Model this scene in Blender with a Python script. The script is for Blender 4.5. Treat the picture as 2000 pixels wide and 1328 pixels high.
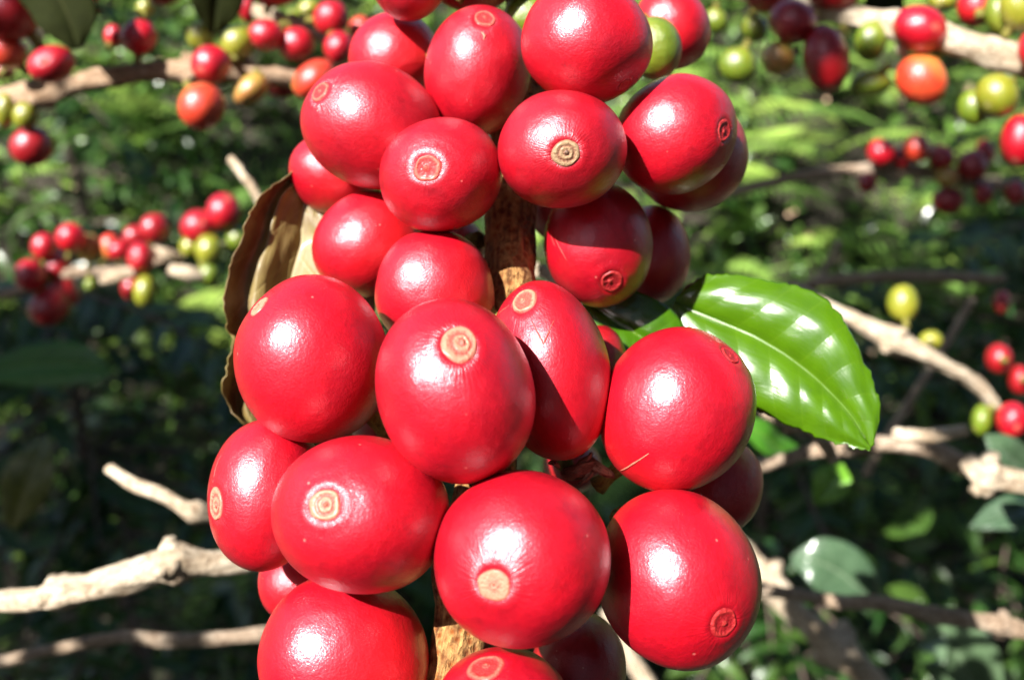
import bpy, bmesh, math, random
import numpy as np
from mathutils import Vector, Matrix, noise
random.seed(7); rng = np.random.default_rng(7)
R = math.radians
for o in list(bpy.data.objects): bpy.data.objects.remove(o)
SC = bpy.context.scene
COL = SC.collection

# ------------------------------------------------------------------ camera
FPX = 1732.0                       # focal length in pixels of the 2000 px wide photograph
PITCH = 22.0                       # degrees the phone looks down
CAMZ = 1.15
cam_d = bpy.data.cameras.new('camera'); cam = bpy.data.objects.new('camera', cam_d); COL.objects.link(cam)
cam.location = (0, 0, CAMZ); cam.rotation_euler = (R(90 - PITCH), 0, 0)
cam_d.sensor_width = 36.0; cam_d.lens = 36.0 * FPX / 2000.0
cam_d.clip_start = 0.005; cam_d.clip_end = 200.0
cam_d.dof.use_dof = True; cam_d.dof.focus_distance = 0.0975; cam_d.dof.aperture_fstop = 21.0
SC.camera = cam
CM = Matrix.Translation((0, 0, CAMZ)) @ Matrix.Rotation(R(90 - PITCH), 4, 'X')
CR = CM.to_3x3()

# ------------------------------------------------------------------ light
LC = Vector((-0.49, 0.46, 0.75)).normalized()      # towards the sun, in camera axes
LW = (CR @ LC).normalized()
elev = math.asin(LW.z); azim = math.atan2(LW.x, LW.y)
world = bpy.data.worlds.new('World'); SC.world = world; world.use_nodes = True
wn = world.node_tree; wn.nodes.clear()
sky = wn.nodes.new('ShaderNodeTexSky'); sky.sky_type = 'NISHITA'; sky.sun_disc = False
sky.sun_elevation = elev; sky.sun_rotation = azim
bg = wn.nodes.new('ShaderNodeBackground'); bg.inputs['Strength'].default_value = 0.05
wo = wn.nodes.new('ShaderNodeOutputWorld')
wn.links.new(sky.outputs[0], bg.inputs[0]); wn.links.new(bg.outputs[0], wo.inputs[0])
sun_d = bpy.data.lights.new('sun', 'SUN'); sun_d.energy = 5.0; sun_d.angle = R(0.5); sun_d.color = (1.0, 0.965, 0.91)
sun = bpy.data.objects.new('sun', sun_d); COL.objects.link(sun)
sun.rotation_euler = LW.to_track_quat('Z', 'Y').to_euler(); sun.location = LW * 5
SC.view_settings.view_transform = 'Standard'; SC.view_settings.look = 'None'
SC.view_settings.exposure = 1.6; SC.view_settings.gamma = 1.0
SC.cycles.max_bounces = 6; SC.cycles.use_denoising = True
SC.cycles.sample_clamp_indirect = 4.0

# ------------------------------------------------------------------ helpers
def PC(x, y, D):
    """photo pixel and depth in cm -> camera axes, cm"""
    return Vector(((x - 1000) * D / FPX, (664 - y) * D / FPX, -D))
def W(pc):
    """camera axes in cm -> world metres"""
    return CM @ (Vector(pc) * 0.01)
def tag(o, label=None, cat=None, group=None, kind=None):
    if label: o['label'] = label
    if cat: o['category'] = cat
    if group: o['group'] = group
    if kind: o['kind'] = kind
    return o
def mesh_obj(name, verts, faces, mat, parent=None, smooth=True, attrs=None, origin=None, uvs=None):
    me = bpy.data.meshes.new(name)
    v = np.asarray(verts, dtype=np.float64)
    if origin is None: origin = v.mean(axis=0) if parent is None else np.zeros(3)
    origin = np.asarray(origin, dtype=np.float64)
    me.from_pydata((v - origin).tolist(), [], [tuple(int(i) for i in f) for f in faces])
    if smooth: me.polygons.foreach_set('use_smooth', [True] * len(me.polygons))
    for k, (typ, val) in (attrs or {}).items():
        a = me.attributes.new(k, typ, 'POINT')
        a.data.foreach_set('vector' if typ == 'FLOAT_VECTOR' else 'value', np.asarray(val, dtype=np.float32).ravel())
    me.update()
    if mat is not None: me.materials.append(mat)
    o = bpy.data.objects.new(name, me); COL.objects.link(o); o.location = origin.tolist()
    if parent is not None: o.parent = parent
    return o

# ------------------------------------------------------------------ materials
def new_mat(name):
    m = bpy.data.materials.new(name); m.use_nodes = True
    n = m.node_tree; b = n.nodes['Principled BSDF']
    return m, n, b
def N(n, t, **kw):
    nd = n.nodes.new(t)
    for k, v in kw.items():
        if k in nd.inputs: nd.inputs[k].default_value = v
        else: setattr(nd, k, v)
    return nd
def ramp(n, fac, stops):
    r = n.nodes.new('ShaderNodeValToRGB'); e = r.color_ramp.elements
    while len(e) < len(stops): e.new(0.5)
    for i, (p, c) in enumerate(stops):
        e[i].position = p; e[i].color = (c[0], c[1], c[2], 1) if len(c) == 3 else c
    n.links.new(fac, r.inputs[0]); return r
def mixc(n, a, b, fac, mode='MIX'):
    m = n.nodes.new('ShaderNodeMix'); m.data_type = 'RGBA'; m.blend_type = mode
    for idx, v in ((0, fac), (6, a), (7, b)):
        if hasattr(v, 'is_linked') or hasattr(v, 'links'): n.links.new(v, m.inputs[idx])
        else: m.inputs[idx].default_value = v if idx == 0 else (v[0], v[1], v[2], 1)
    return m.outputs[2]
def math_(n, op, a, b=None):
    m = n.nodes.new('ShaderNodeMath'); m.operation = op
    for i, v in enumerate((a, b)):
        if v is None: continue
        if hasattr(v, 'links'): n.links.new(v, m.inputs[i])
        else: m.inputs[i].default_value = v
    return m.outputs[0]

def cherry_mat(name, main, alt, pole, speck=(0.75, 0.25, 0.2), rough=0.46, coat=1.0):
    m, n, b = new_mat(name)
    at = N(n, 'ShaderNodeAttribute', attribute_name='unit')
    oi = N(n, 'ShaderNodeObjectInfo')
    off = N(n, 'ShaderNodeVectorMath', operation='SCALE'); n.links.new(oi.outputs['Random'], off.inputs['Scale'])
    off.inputs[0].default_value = (37, 19, 53)
    add = N(n, 'ShaderNodeVectorMath', operation='ADD'); n.links.new(at.outputs['Vector'], add.inputs[0]); n.links.new(off.outputs[0], add.inputs[1])
    v = add.outputs[0]
    n1 = N(n, 'ShaderNodeTexNoise', Scale=1.3, Detail=3.0, Roughness=0.55); n.links.new(v, n1.inputs['Vector'])
    f1 = ramp(n, n1.outputs[0], [(0.38, (0, 0, 0)), (0.68, (1, 1, 1))]).outputs[0]
    c = mixc(n, main, alt, f1)
    c = mixc(n, c, tuple(q * 0.62 for q in main), math_(n, 'MULTIPLY', oi.outputs['Random'], 0.28))
    n6 = N(n, 'ShaderNodeTexNoise', Scale=4.5, Detail=5.0, Roughness=0.65); n.links.new(v, n6.inputs['Vector'])
    f6 = ramp(n, n6.outputs[0], [(0.56, (0, 0, 0)), (0.74, (1, 1, 1))]).outputs[0]
    c = mixc(n, c, tuple(q * 0.55 for q in alt), math_(n, 'MULTIPLY', f6, 0.5))
    # fine mottling of the skin
    n2 = N(n, 'ShaderNodeTexNoise', Scale=14.0, Detail=4.0, Roughness=0.6); n.links.new(v, n2.inputs['Vector'])
    f2 = ramp(n, n2.outputs[0], [(0.35, (0.86, 0.80, 0.80)), (0.65, (1.0, 1.0, 1.0))]).outputs[0]
    c = mixc(n, c, f2, 1.0, 'MULTIPLY')
    # paler toward the stalk end
    sp = N(n, 'ShaderNodeSeparateXYZ'); n.links.new(at.outputs['Vector'], sp.inputs[0])
    zf = ramp(n, math_(n, 'MULTIPLY_ADD', sp.outputs[2], -0.5), [(0.0, (0, 0, 0)), (1.0, (1, 1, 1))])
    zf.inputs[0].links[0].from_node.inputs[2].default_value = 0.5
    zr = zf.color_ramp.elements; zr[0].position = 0.55; zr[1].position = 1.0
    c = mixc(n, c, pole, zf.outputs[0])
    # lenticels: tiny pale dots
    vo = N(n, 'ShaderNodeTexVoronoi', Scale=2.6); n.links.new(v, vo.inputs['Vector'])
    dots = ramp(n, vo.outputs['Distance'], [(0.0, (1, 1, 1)), (0.035, (0.7, 0.7, 0.7)), (0.06, (0, 0, 0))]).outputs[0]
    c = mixc(n, c, speck, math_(n, 'MULTIPLY', dots, 0.55))
    n.links.new(c, b.inputs['Base Color'])
    # skin grain and streaks that radiate from the navel
    ln = N(n, 'ShaderNodeVectorMath', operation='LENGTH')
    cxy = N(n, 'ShaderNodeCombineXYZ'); n.links.new(sp.outputs[0], cxy.inputs[0]); n.links.new(sp.outputs[1], cxy.inputs[1])
    n.links.new(cxy.outputs[0], ln.inputs[0])
    nz = N(n, 'ShaderNodeVectorMath', operation='NORMALIZE'); n.links.new(cxy.outputs[0], nz.inputs[0])
    sc = N(n, 'ShaderNodeVectorMath', operation='MULTIPLY_ADD'); n.links.new(nz.outputs[0], sc.inputs[0])
    sc.inputs[1].default_value = (7, 7, 7); n.links.new(v, sc.inputs[2])
    n3 = N(n, 'ShaderNodeTexNoise', Scale=2.2, Detail=3.0); n.links.new(sc.outputs[0], n3.inputs['Vector'])
    near = ramp(n, ln.outputs['Value'], [(0.12, (1, 1, 1)), (0.55, (0, 0, 0))])
    near = near.outputs[0]
    zpos = math_(n, 'GREATER_THAN', sp.outputs[2], 0.0)
    h1 = math_(n, 'MULTIPLY', math_(n, 'MULTIPLY', n3.outputs[0], near), zpos)
    n4 = N(n, 'ShaderNodeTexNoise', Scale=30.0, Detail=3.0, Roughness=0.7); n.links.new(v, n4.inputs['Vector'])
    n5 = N(n, 'ShaderNodeTexNoise', Scale=2.6, Detail=2.0); n.links.new(v, n5.inputs['Vector'])
    hh = math_(n, 'ADD', math_(n, 'ADD', math_(n, 'MULTIPLY', h1, 0.5), math_(n, 'MULTIPLY', n4.outputs[0], 0.19)), math_(n, 'MULTIPLY', n5.outputs[0], 0.65))
    hh = math_(n, 'SUBTRACT', hh, math_(n, 'MULTIPLY', dots, 0.10))
    bp = N(n, 'ShaderNodeBump', Strength=0.6, Distance=0.0005); n.links.new(hh, bp.inputs['Height'])
    n.links.new(bp.outputs[0], b.inputs['Normal']); n.links.new(bp.outputs[0], b.inputs['Coat Normal'])
    rr = N(n, 'ShaderNodeMapRange'); n.links.new(n2.outputs[0], rr.inputs[0]); rr.inputs[3].default_value = rough - 0.06; rr.inputs[4].default_value = rough + 0.08
    n.links.new(rr.outputs[0], b.inputs['Roughness'])
    b.inputs['Specular IOR Level'].default_value = 0.5; b.inputs['Specular Tint'].default_value = (0.95, 0.72, 0.95, 1)
    b.inputs['Coat Weight'].default_value = coat; cr = N(n, 'ShaderNodeMapRange'); n.links.new(oi.outputs['Random'], cr.inputs[0]); cr.inputs[3].default_value = 0.22; cr.inputs[4].default_value = 0.31; n.links.new(cr.outputs[0], b.inputs['Coat Roughness']); b.inputs['Coat IOR'].default_value = 1.48
    b.inputs['Subsurface Weight'].default_value = 0.18; b.inputs['Subsurface Radius'].default_value = (1.0, 0.15, 0.08)
    b.inputs['Subsurface Scale'].default_value = 0.0022
    return m
RED = cherry_mat('ripe_red_skin', (0.51, 0.001, 0.011), (0.34, 0.001, 0.010), (0.52, 0.006, 0.009))
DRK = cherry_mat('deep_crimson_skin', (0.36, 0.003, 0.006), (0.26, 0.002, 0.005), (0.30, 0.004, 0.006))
ORG = cherry_mat('orange_skin', (0.62, 0.035, 0.012), (0.58, 0.07, 0.02), (0.62, 0.22, 0.04))
GRN = cherry_mat('green_skin', (0.15, 0.22, 0.010), (0.11, 0.18, 0.008), (0.19, 0.22, 0.012), speck=(0.5, 0.55, 0.2))
YEL = cherry_mat('yellow_green_skin', (0.26, 0.27, 0.012), (0.20, 0.24, 0.012), (0.27, 0.26, 0.02), speck=(0.6, 0.6, 0.2))
OLV = cherry_mat('half_ripe_skin', (0.42, 0.30, 0.05), (0.46, 0.18, 0.05), (0.36, 0.32, 0.04), speck=(0.6, 0.5, 0.2))

def scar_mat(name, ridge, groove, pit):
    m, n, b = new_mat(name)
    at = N(n, 'ShaderNodeAttribute', attribute_name='unit')
    rt = N(n, 'ShaderNodeAttribute', attribute_name='ring')
    n1 = N(n, 'ShaderNodeTexNoise', Scale=26.0, Detail=4.0, Roughness=0.7); n.links.new(at.outputs['Vector'], n1.inputs['Vector'])
    t = math_(n, 'ADD', rt.outputs['Fac'], math_(n, 'MULTIPLY', math_(n, 'SUBTRACT', n1.outputs[0], 0.5), 0.30))
    mid = tuple((a + c) / 2 for a, c in zip(ridge, groove))
    c = ramp(n, t, [(0.0, mid), (0.08, pit), (0.20, groove), (0.32, ridge), (0.44, mid), (0.53, groove), (0.60, groove), (0.70, mid), (0.82, ridge), (0.93, mid), (1.0, groove)]).outputs[0]
    f2 = ramp(n, n1.outputs[0], [(0.3, (0.62, 0.5, 0.45)), (0.62, (1, 1, 1))]).outputs[0]
    c = mixc(n, c, f2, 0.7, 'MULTIPLY'); n.links.new(c, b.inputs['Base Color'])
    bp = N(n, 'ShaderNodeBump', Strength=0.7, Distance=0.0004); n.links.new(n1.outputs[0], bp.inputs['Height']); n.links.new(bp.outputs[0], b.inputs['Normal'])
    b.inputs['Roughness'].default_value = 0.55; b.inputs['Coat Weight'].default_value = 0.25; b.inputs['Coat Roughness'].default_value = 0.3
    return m
S_TAN = scar_mat('peach_scar', (0.58, 0.24, 0.15), (0.50, 0.07, 0.05), (0.30, 0.10, 0.06))
S_BEI = scar_mat('beige_scar', (0.42, 0.28, 0.15), (0.24, 0.10, 0.05), (0.05, 0.03, 0.02))
S_RED = scar_mat('red_scar', (0.52, 0.022, 0.022), (0.38, 0.003, 0.010), (0.45, 0.12, 0.06))
S_MIX = scar_mat('rusty_scar', (0.56, 0.12, 0.08), (0.46, 0.012, 0.015), (0.30, 0.03, 0.02))
S_GRN = scar_mat('olive_scar', (0.30, 0.28, 0.06), (0.18, 0.18, 0.02), (0.06, 0.04, 0.01))

def bark_mat(name, light, dark, scale=1.0, cork=False):
    m, n, b = new_mat(name)
    at = N(n, 'ShaderNodeAttribute', attribute_name='bark')   # x along, y z round the twig, cm
    mp = N(n, 'ShaderNodeMapping'); n.links.new(at.outputs['Vector'], mp.inputs[0]); mp.inputs['Scale'].default_value = (1.0 * scale, 5.0 * scale, 5.0 * scale)
    n1 = N(n, 'ShaderNodeTexNoise', Scale=2.0, Detail=6.0, Roughness=0.65); n.links.new(mp.outputs[0], n1.inputs['Vector'])
    n2 = N(n, 'ShaderNodeTexNoise', Scale=1.1, Detail=3.0); n.links.new(at.outputs['Vector'], n2.inputs['Vector'])
    c = ramp(n, n1.outputs[0], [(0.32, dark), (0.58, light)]).outputs[0]
    f2 = ramp(n, n2.outputs[0], [(0.35, (0.72, 0.66, 0.6)), (0.65, (1, 1, 1))]).outputs[0]
    c = mixc(n, c, f2, 1.0, 'MULTIPLY')
    n7 = N(n, 'ShaderNodeTexNoise', Scale=7.0, Detail=5.0, Roughness=0.7); n.links.new(at.outputs['Vector'], n7.inputs['Vector'])
    f7 = ramp(n, n7.outputs[0], [(0.50, (1, 1, 1)), (0.66, (0.42, 0.34, 0.28))]).outputs[0]
    c = mixc(n, c, f7, 1.0, 'MULTIPLY')
    h = math_(n, 'ADD', n1.outputs[0], math_(n, 'MULTIPLY', n7.outputs[0], -0.8))
    if cork:
        vo = N(n, 'ShaderNodeTexVoronoi', Scale=9.0); n.links.new(at.outputs['Vector'], vo.inputs['Vector'])
        f3 = ramp(n, vo.outputs['Distance'], [(0.15, (0.55, 0.28, 0.12)), (0.5, (1, 1, 1))]).outputs[0]
        c = mixc(n, c, f3, 1.0, 'MULTIPLY'); h = math_(n, 'ADD', h, vo.outputs['Distance'])
    n.links.new(c, b.inputs['Base Color'])
    bp = N(n, 'ShaderNodeBump', Strength=1.0, Distance=0.0010); n.links.new(h, bp.inputs['Height']); n.links.new(bp.outputs[0], b.inputs['Normal'])
    b.inputs['Roughness'].default_value = 0.75; b.inputs['Specular IOR Level'].default_value = 0.3
    return m
BARK = bark_mat('pale_bark', (0.52, 0.38, 0.26), (0.30, 0.18, 0.10))
BARKP = bark_mat('bleached_bark', (0.70, 0.60, 0.46), (0.40, 0.30, 0.20))
BARKD = bark_mat('grey_brown_bark', (0.20, 0.155, 0.13), (0.09, 0.065, 0.055))
BARKM = bark_mat('weathered_bark', (0.50, 0.40, 0.30), (0.24, 0.17, 0.12))
CORK = bark_mat('corky_bark', (0.52, 0.29, 0.10), (0.15, 0.05, 0.018), 1.2, True)
STALKM = bark_mat('green_stalk', (0.30, 0.30, 0.06), (0.20, 0.16, 0.04))
DRYM = bark_mat('dry_husk', (0.36, 0.20, 0.13), (0.12, 0.06, 0.04), 1.5)

def leaf_mat(name, base, dark, vein, rough=0.32, coat=0.3, nv=8.0, transl=0.18, bump=0.4):
    m, n, b = new_mat(name)
    at = N(n, 'ShaderNodeAttribute', attribute_name='blade')   # x = along 0..1, y = across -1..1, z = random
    sp = N(n, 'ShaderNodeSeparateXYZ'); n.links.new(at.outputs['Vector'], sp.inputs[0])
    ab = math_(n, 'ABSOLUTE', sp.outputs[1])
    ph = math_(n, 'SUBTRACT', math_(n, 'MULTIPLY', sp.outputs[0], nv), math_(n, 'MULTIPLY', ab, 1.3))
    fr = math_(n, 'ABSOLUTE', math_(n, 'SUBTRACT', math_(n, 'FRACT', ph), 0.5))
    lat = ramp(n, fr, [(0.0, (1, 1, 1)), (0.05, (0, 0, 0))]).outputs[0]
    mid = ramp(n, ab, [(0.0, (1, 1, 1)), (0.045, (0, 0, 0))]).outputs[0]
    vmask = math_(n, 'MAXIMUM', math_(n, 'MULTIPLY', lat, 0.35), mid)
    mv = N(n, 'ShaderNodeVectorMath', operation='MULTIPLY'); n.links.new(at.outputs['Vector'], mv.inputs[0]); mv.inputs[1].default_value = (3.5, 1.0, 1.0)
    n1 = N(n, 'ShaderNodeTexNoise', Scale=3.0, Detail=5.0); n.links.new(mv.outputs[0], n1.inputs['Vector'])
    c = ramp(n, n1.outputs[0], [(0.3, dark), (0.65, base)]).outputs[0]
    hs = N(n, 'ShaderNodeHueSaturation'); n.links.new(c, hs.inputs['Color'])
    n.links.new(math_(n, 'MULTIPLY_ADD', sp.outputs[2], 0.9), hs.inputs['Value'])
    hs.inputs['Value'].links[0].from_node.inputs[2].default_value = 0.55
    n.links.new(math_(n, 'MULTIPLY_ADD', sp.outputs[2], -0.05), hs.inputs['Hue'])
    hs.inputs['Hue'].links[0].from_node.inputs[2].default_value = 0.525
    c = mixc(n, hs.outputs[0], vein, vmask)
    n.links.new(c, b.inputs['Base Color'])
    n2 = N(n, 'ShaderNodeTexNoise', Scale=22.0, Detail=3.0); n.links.new(at.outputs['Vector'], n2.inputs['Vector'])
    h = math_(n, 'SUBTRACT', math_(n, 'MULTIPLY', n2.outputs[0], 0.5), math_(n, 'MULTIPLY', vmask, 0.5))
    bp = N(n, 'ShaderNodeBump', Strength=bump, Distance=0.0006); n.links.new(h, bp.inputs['Height']); n.links.new(bp.outputs[0], b.inputs['Normal'])
    b.inputs['Roughness'].default_value = rough; b.inputs['Coat Weight'].default_value = coat; b.inputs['Coat Roughness'].default_value = 0.16
    if transl:
        tr = N(n, 'ShaderNodeBsdfTranslucent'); n.links.new(c, tr.inputs[0])
        mx = N(n, 'ShaderNodeMixShader'); mx.inputs[0].default_value = transl
        out = [x for x in n.nodes if x.type == 'OUTPUT_MATERIAL'][0]
        n.links.new(b.outputs[0], mx.inputs[1]); n.links.new(tr.outputs[0], mx.inputs[2]); n.links.new(mx.outputs[0], out.inputs[0])
    return m
L_HERO = leaf_mat('glossy_green_blade', (0.056, 0.138, 0.002), (0.040, 0.105, 0.0015), (0.08, 0.16, 0.006), rough=0.26, coat=1.0, nv=9, transl=0.15, bump=0.15)
L_DRY = leaf_mat('dry_brown_blade', (0.20, 0.15, 0.042), (0.11, 0.065, 0.02), (0.25, 0.19, 0.07), rough=0.55, coat=0.05, nv=7, transl=0.05)
L_DARK = leaf_mat('dark_green_blade', (0.028, 0.065, 0.014), (0.018, 0.045, 0.009), (0.06, 0.10, 0.03), rough=0.45, coat=0.2)
L_PALE = leaf_mat('pale_waxy_blade', (0.085, 0.15, 0.075), (0.055, 0.105, 0.05), (0.18, 0.24, 0.15), rough=0.42, coat=0.7)
L_BRIGHT = leaf_mat('bright_green_blade', (0.10, 0.27, 0.02), (0.07, 0.2, 0.012), (0.2, 0.36, 0.06), rough=0.4, coat=0.2)
L_UNDER = leaf_mat('undergrowth_blade', (0.17, 0.31, 0.05), (0.045, 0.11, 0.015), (0.22, 0.34, 0.09), rough=0.36, coat=0.15, transl=0.22)
L_FERN = leaf_mat('fern_blade', (0.33, 0.50, 0.10), (0.17, 0.32, 0.05), (0.36, 0.48, 0.14), rough=0.5, coat=0.1, transl=0.25)
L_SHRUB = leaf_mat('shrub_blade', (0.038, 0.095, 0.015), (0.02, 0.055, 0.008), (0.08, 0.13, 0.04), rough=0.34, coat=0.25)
L_LITTER = leaf_mat('bleached_dry_blade', (0.55, 0.42, 0.28), (0.42, 0.24, 0.13), (0.6, 0.5, 0.36), rough=0.7, coat=0.0, transl=0.1)
L_OLIVE = leaf_mat('yellowing_blade', (0.20, 0.19, 0.03), (0.12, 0.13, 0.02), (0.26, 0.24, 0.07), rough=0.45, coat=0.2)
L_SHADE = leaf_mat('dull_shade_blade', (0.024, 0.027, 0.006), (0.018, 0.020, 0.005), (0.03, 0.032, 0.010), rough=0.8, coat=0.0, transl=0.0)  # leaf green darkened: the shade on these leaves sits in the colour
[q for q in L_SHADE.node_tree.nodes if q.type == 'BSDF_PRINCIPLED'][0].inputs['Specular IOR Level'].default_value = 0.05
soil, n_, b_ = new_mat('leaf_litter_soil')
t1 = N(n_, 'ShaderNodeTexNoise', Scale=9.0, Detail=8.0, Roughness=0.7); tc = N(n_, 'ShaderNodeTexCoord'); n_.links.new(tc.outputs['Object'], t1.inputs['Vector'])
n_.links.new(ramp(n_, t1.outputs[0], [(0.3, (0.012, 0.010, 0.007)), (0.55, (0.035, 0.028, 0.018)), (0.75, (0.03, 0.05, 0.014))]).outputs[0], b_.inputs['Base Color'])
bb = N(n_, 'ShaderNodeBump', Strength=1.0, Distance=0.02); n_.links.new(t1.outputs[0], bb.inputs['Height']); n_.links.new(bb.outputs[0], b_.inputs['Normal'])
b_.inputs['Roughness'].default_value = 0.95

# ------------------------------------------------------------------ cherries
def unit_shape(d, seed, ro):
    """radius of the fruit skin in direction d (navel = +Z)"""
    th = math.acos(max(-1, min(1, d.z))); az = math.atan2(d.y, d.x)
    r = 1 + 0.030 * (noise.noise(d * 1.1 + Vector((seed * 3.1, seed, 7))))
    r += 0.014 * math.cos(2 * az + seed) * math.sin(th) ** 2
    t = max(0, 1 - (th / 0.75) ** 2); r -= 0.035 * t * t
    r += 0.05 * math.exp(-((math.pi - th) / 0.35) ** 2)
    k = th / (ro * 1.05)
    if k < 1: r -= 0.040 * (1 - k * k) ** 0.6
    elif k < 1.7: r += 0.008 * math.sin((k - 1) / 0.7 * math.pi)
    return r
RINGS = {   # profile of the navel: angle, height, colour position
 1: [(0, .014, .02), (.07, .015, .05), (.13, .002, .12), (.20, -.008, .2), (.27, -.003, .3), (.35, .008, .34), (.43, .005, .42), (.50, -.008, .53), (.57, -.010, .6), (.66, .002, .7), (.76, .009, .8), (.85, .009, .85), (.92, .004, .92), (.97, -.003, .98), (1.03, -.016, 1)],
 2: [(0, -.012, .09), (.06, -.010, .1), (.12, .001, .3), (.18, .005, .34), (.26, .001, .72), (.40, .003, .74), (.55, .003, .80), (.68, .005, .82), (.80, .007, .84), (.90, .006, .86), (.96, -.001, .97), (1.03, -.014, 1)],
 3: [(0, .004, .3), (.08, .006, .34), (.15, -.006, .12), (.22, -.012, .55), (.34, -.014, .57), (.48, -.013, .6), (.60, -.010, .58), (.70, -.002, .66), (.79, .009, .8), (.87, .010, .84), (.94, .002, .95), (.99, -.006, 1), (1.04, -.016, 1)]}
def frame(pc):
    z = (-pc).normalized(); x = Vector((0, 1, 0)).cross(z).normalized(); y = z.cross(x)
    return Matrix((x, y, z)).transposed()
def sqrtm2(E):
    w, v = np.linalg.eigh(E); return v @ np.diag(np.sqrt(np.maximum(w, 1e-9))) @ v.T
class Fruit:
    """maps the unit fruit to the world so that its outline and navel sit where the photograph has them"""
    def __init__(s, x, y, rx, ry, rot, D, nav=None, ndir=None, rz=None):
        s.c = PC(x, y, D); s.F = frame(s.c)
        a = R(-rot); Q = np.array([[math.cos(a), -math.sin(a)], [math.sin(a), math.cos(a)]])
        Epx = Q @ np.diag([rx ** 2, ry ** 2]) @ Q.T            # y up
        J = np.zeros((2, 2))
        for k in range(2):
            t = s.F.col[k]
            J[0, k] = FPX * (t.x / D + s.c.x * t.z / D ** 2); J[1, k] = FPX * (t.y / D + s.c.y * t.z / D ** 2)
        Ji = np.linalg.inv(J); s.Ji = Ji
        s.A = sqrtm2(Ji @ Epx @ Ji.T)
        s.m = math.sqrt(abs(np.linalg.det(s.A)))
        if nav is not None:
            q = np.linalg.inv(s.A) @ Ji @ np.array([nav[0] - x, -(nav[1] - y)])
            l = np.linalg.norm(q)
            if l > 0.97: q *= 0.97 / l
            n = Vector((q[0], q[1], math.sqrt(max(0.0, 1 - q @ q))))
        else: n = s.F.transposed() @ Vector(ndir)
        s.n = n.normalized()
        s.rz = rz if rz else s.m * (0.92 + 0.2 * abs(s.n.z) ** 2)
        s.Rn = s.n.to_track_quat('Z', 'Y').to_matrix()
        s.M = s.F @ Matrix(((s.A[0, 0], s.A[0, 1], 0), (s.A[1, 0], s.A[1, 1], 0), (0, 0, s.rz))) @ s.Rn
        s.Wm = CR @ s.M
    def loc(s): return W(s.c)
    def off(s, u): return (s.Wm @ u) * 0.01                     # unit point -> offset from centre, metres
    def unpix(s, px, py, x, y):
        q = np.linalg.inv(s.A) @ s.Ji @ np.array([px - x, -(py - y)])
        l = np.linalg.norm(q)
        if l > 0.98: q *= 0.98 / l
        return (s.Rn.transposed() @ Vector((q[0], q[1], math.sqrt(max(0, 1 - q @ q))))).normalized()
def fruit_mesh(name, fr, seed, ro, nu, nv, mat):
    vs, un = [], []
    ths = [math.pi * (0.5 - 0.5 * math.cos(math.pi * (j / nv) ** 0.85)) if False else math.pi * (j / nv) ** 1.25 for j in range(nv + 1)]
    for th in ths:
        for i in range(nu):
            az = 2 * math.pi * i / nu
            d = Vector((math.sin(th) * math.cos(az), math.sin(th) * math.sin(az), math.cos(th)))
            if (th == 0 or th == math.pi) and i > 0: continue
            r = unit_shape(d, seed, ro); vs.append(fr.off(d * r)); un.append(d)
    fs = []
    def idx(j, i): return 0 if j == 0 else (len(vs) - 1 if j == nv else 1 + (j - 1) * nu + i % nu)
    for j in range(nv):
        for i in range(nu):
            f = [idx(j, i), idx(j + 1, i), idx(j + 1, i + 1), idx(j, i + 1)]
            g = []
            for q in f:
                if q not in g: g.append(q)
            fs.append(g)
    o = mesh_obj(name, vs, fs, mat, attrs={'unit': ('FLOAT_VECTOR', un)}, origin=(0, 0, 0))
    o.location = fr.loc(); return o
def scar_mesh(fr, seed, ro, nu, mat, parent, kind=1):
    RING = RINGS[kind]; ox, oy = 0.10 * math.sin(seed * 7), 0.10 * math.cos(seed * 5)
    vs, un, rt, fs = [], [], [], []
    for j, (t, h, tc) in enumerate(RING):
        for i in range(nu):
            az = 2 * math.pi * i / nu
            wob = 1 + 0.16 * noise.noise(Vector((math.cos(az) * 1.3, math.sin(az) * 1.3, seed * 5.7 + t * 2)))
            th = t * ro * wob
            sh = ro * max(0, 1 - t); d = Vector((math.sin(th) * math.cos(az) + ox * sh * 2, math.sin(th) * math.sin(az) + oy * sh * 2, math.cos(th))).normalized(); th = math.acos(min(1, d.z))
            hh = h * ro / 0.23 * (1 + 0.6 * noise.noise(Vector((math.cos(az) * 2, math.sin(az) * 2, seed + t * 9)))) + 0.004 * noise.noise(d * 40 + Vector((seed, 0, 0)))
            t0 = max(0, 1 - (th / 0.75) ** 2)
            base = 1 + 0.030 * (noise.noise(d * 1.1 + Vector((seed * 3.1, seed, 7)))) + 0.014 * math.cos(2 * az + seed) * math.sin(th) ** 2 - 0.035 * t0 * t0
            vs.append(fr.off(d * (base + hh))); un.append(d); rt.append(tc)
    for j in range(len(RING) - 1):
        for i in range(nu):
            fs.append([j * nu + i, (j + 1) * nu + i, (j + 1) * nu + (i + 1) % nu, j * nu + (i + 1) % nu])
    fs.append(list(range(nu))[::-1])
    return mesh_obj('navel_scar', vs, fs, mat, parent, attrs={'unit': ('FLOAT_VECTOR', un), 'ring': ('FLOAT', rt)})
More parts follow.
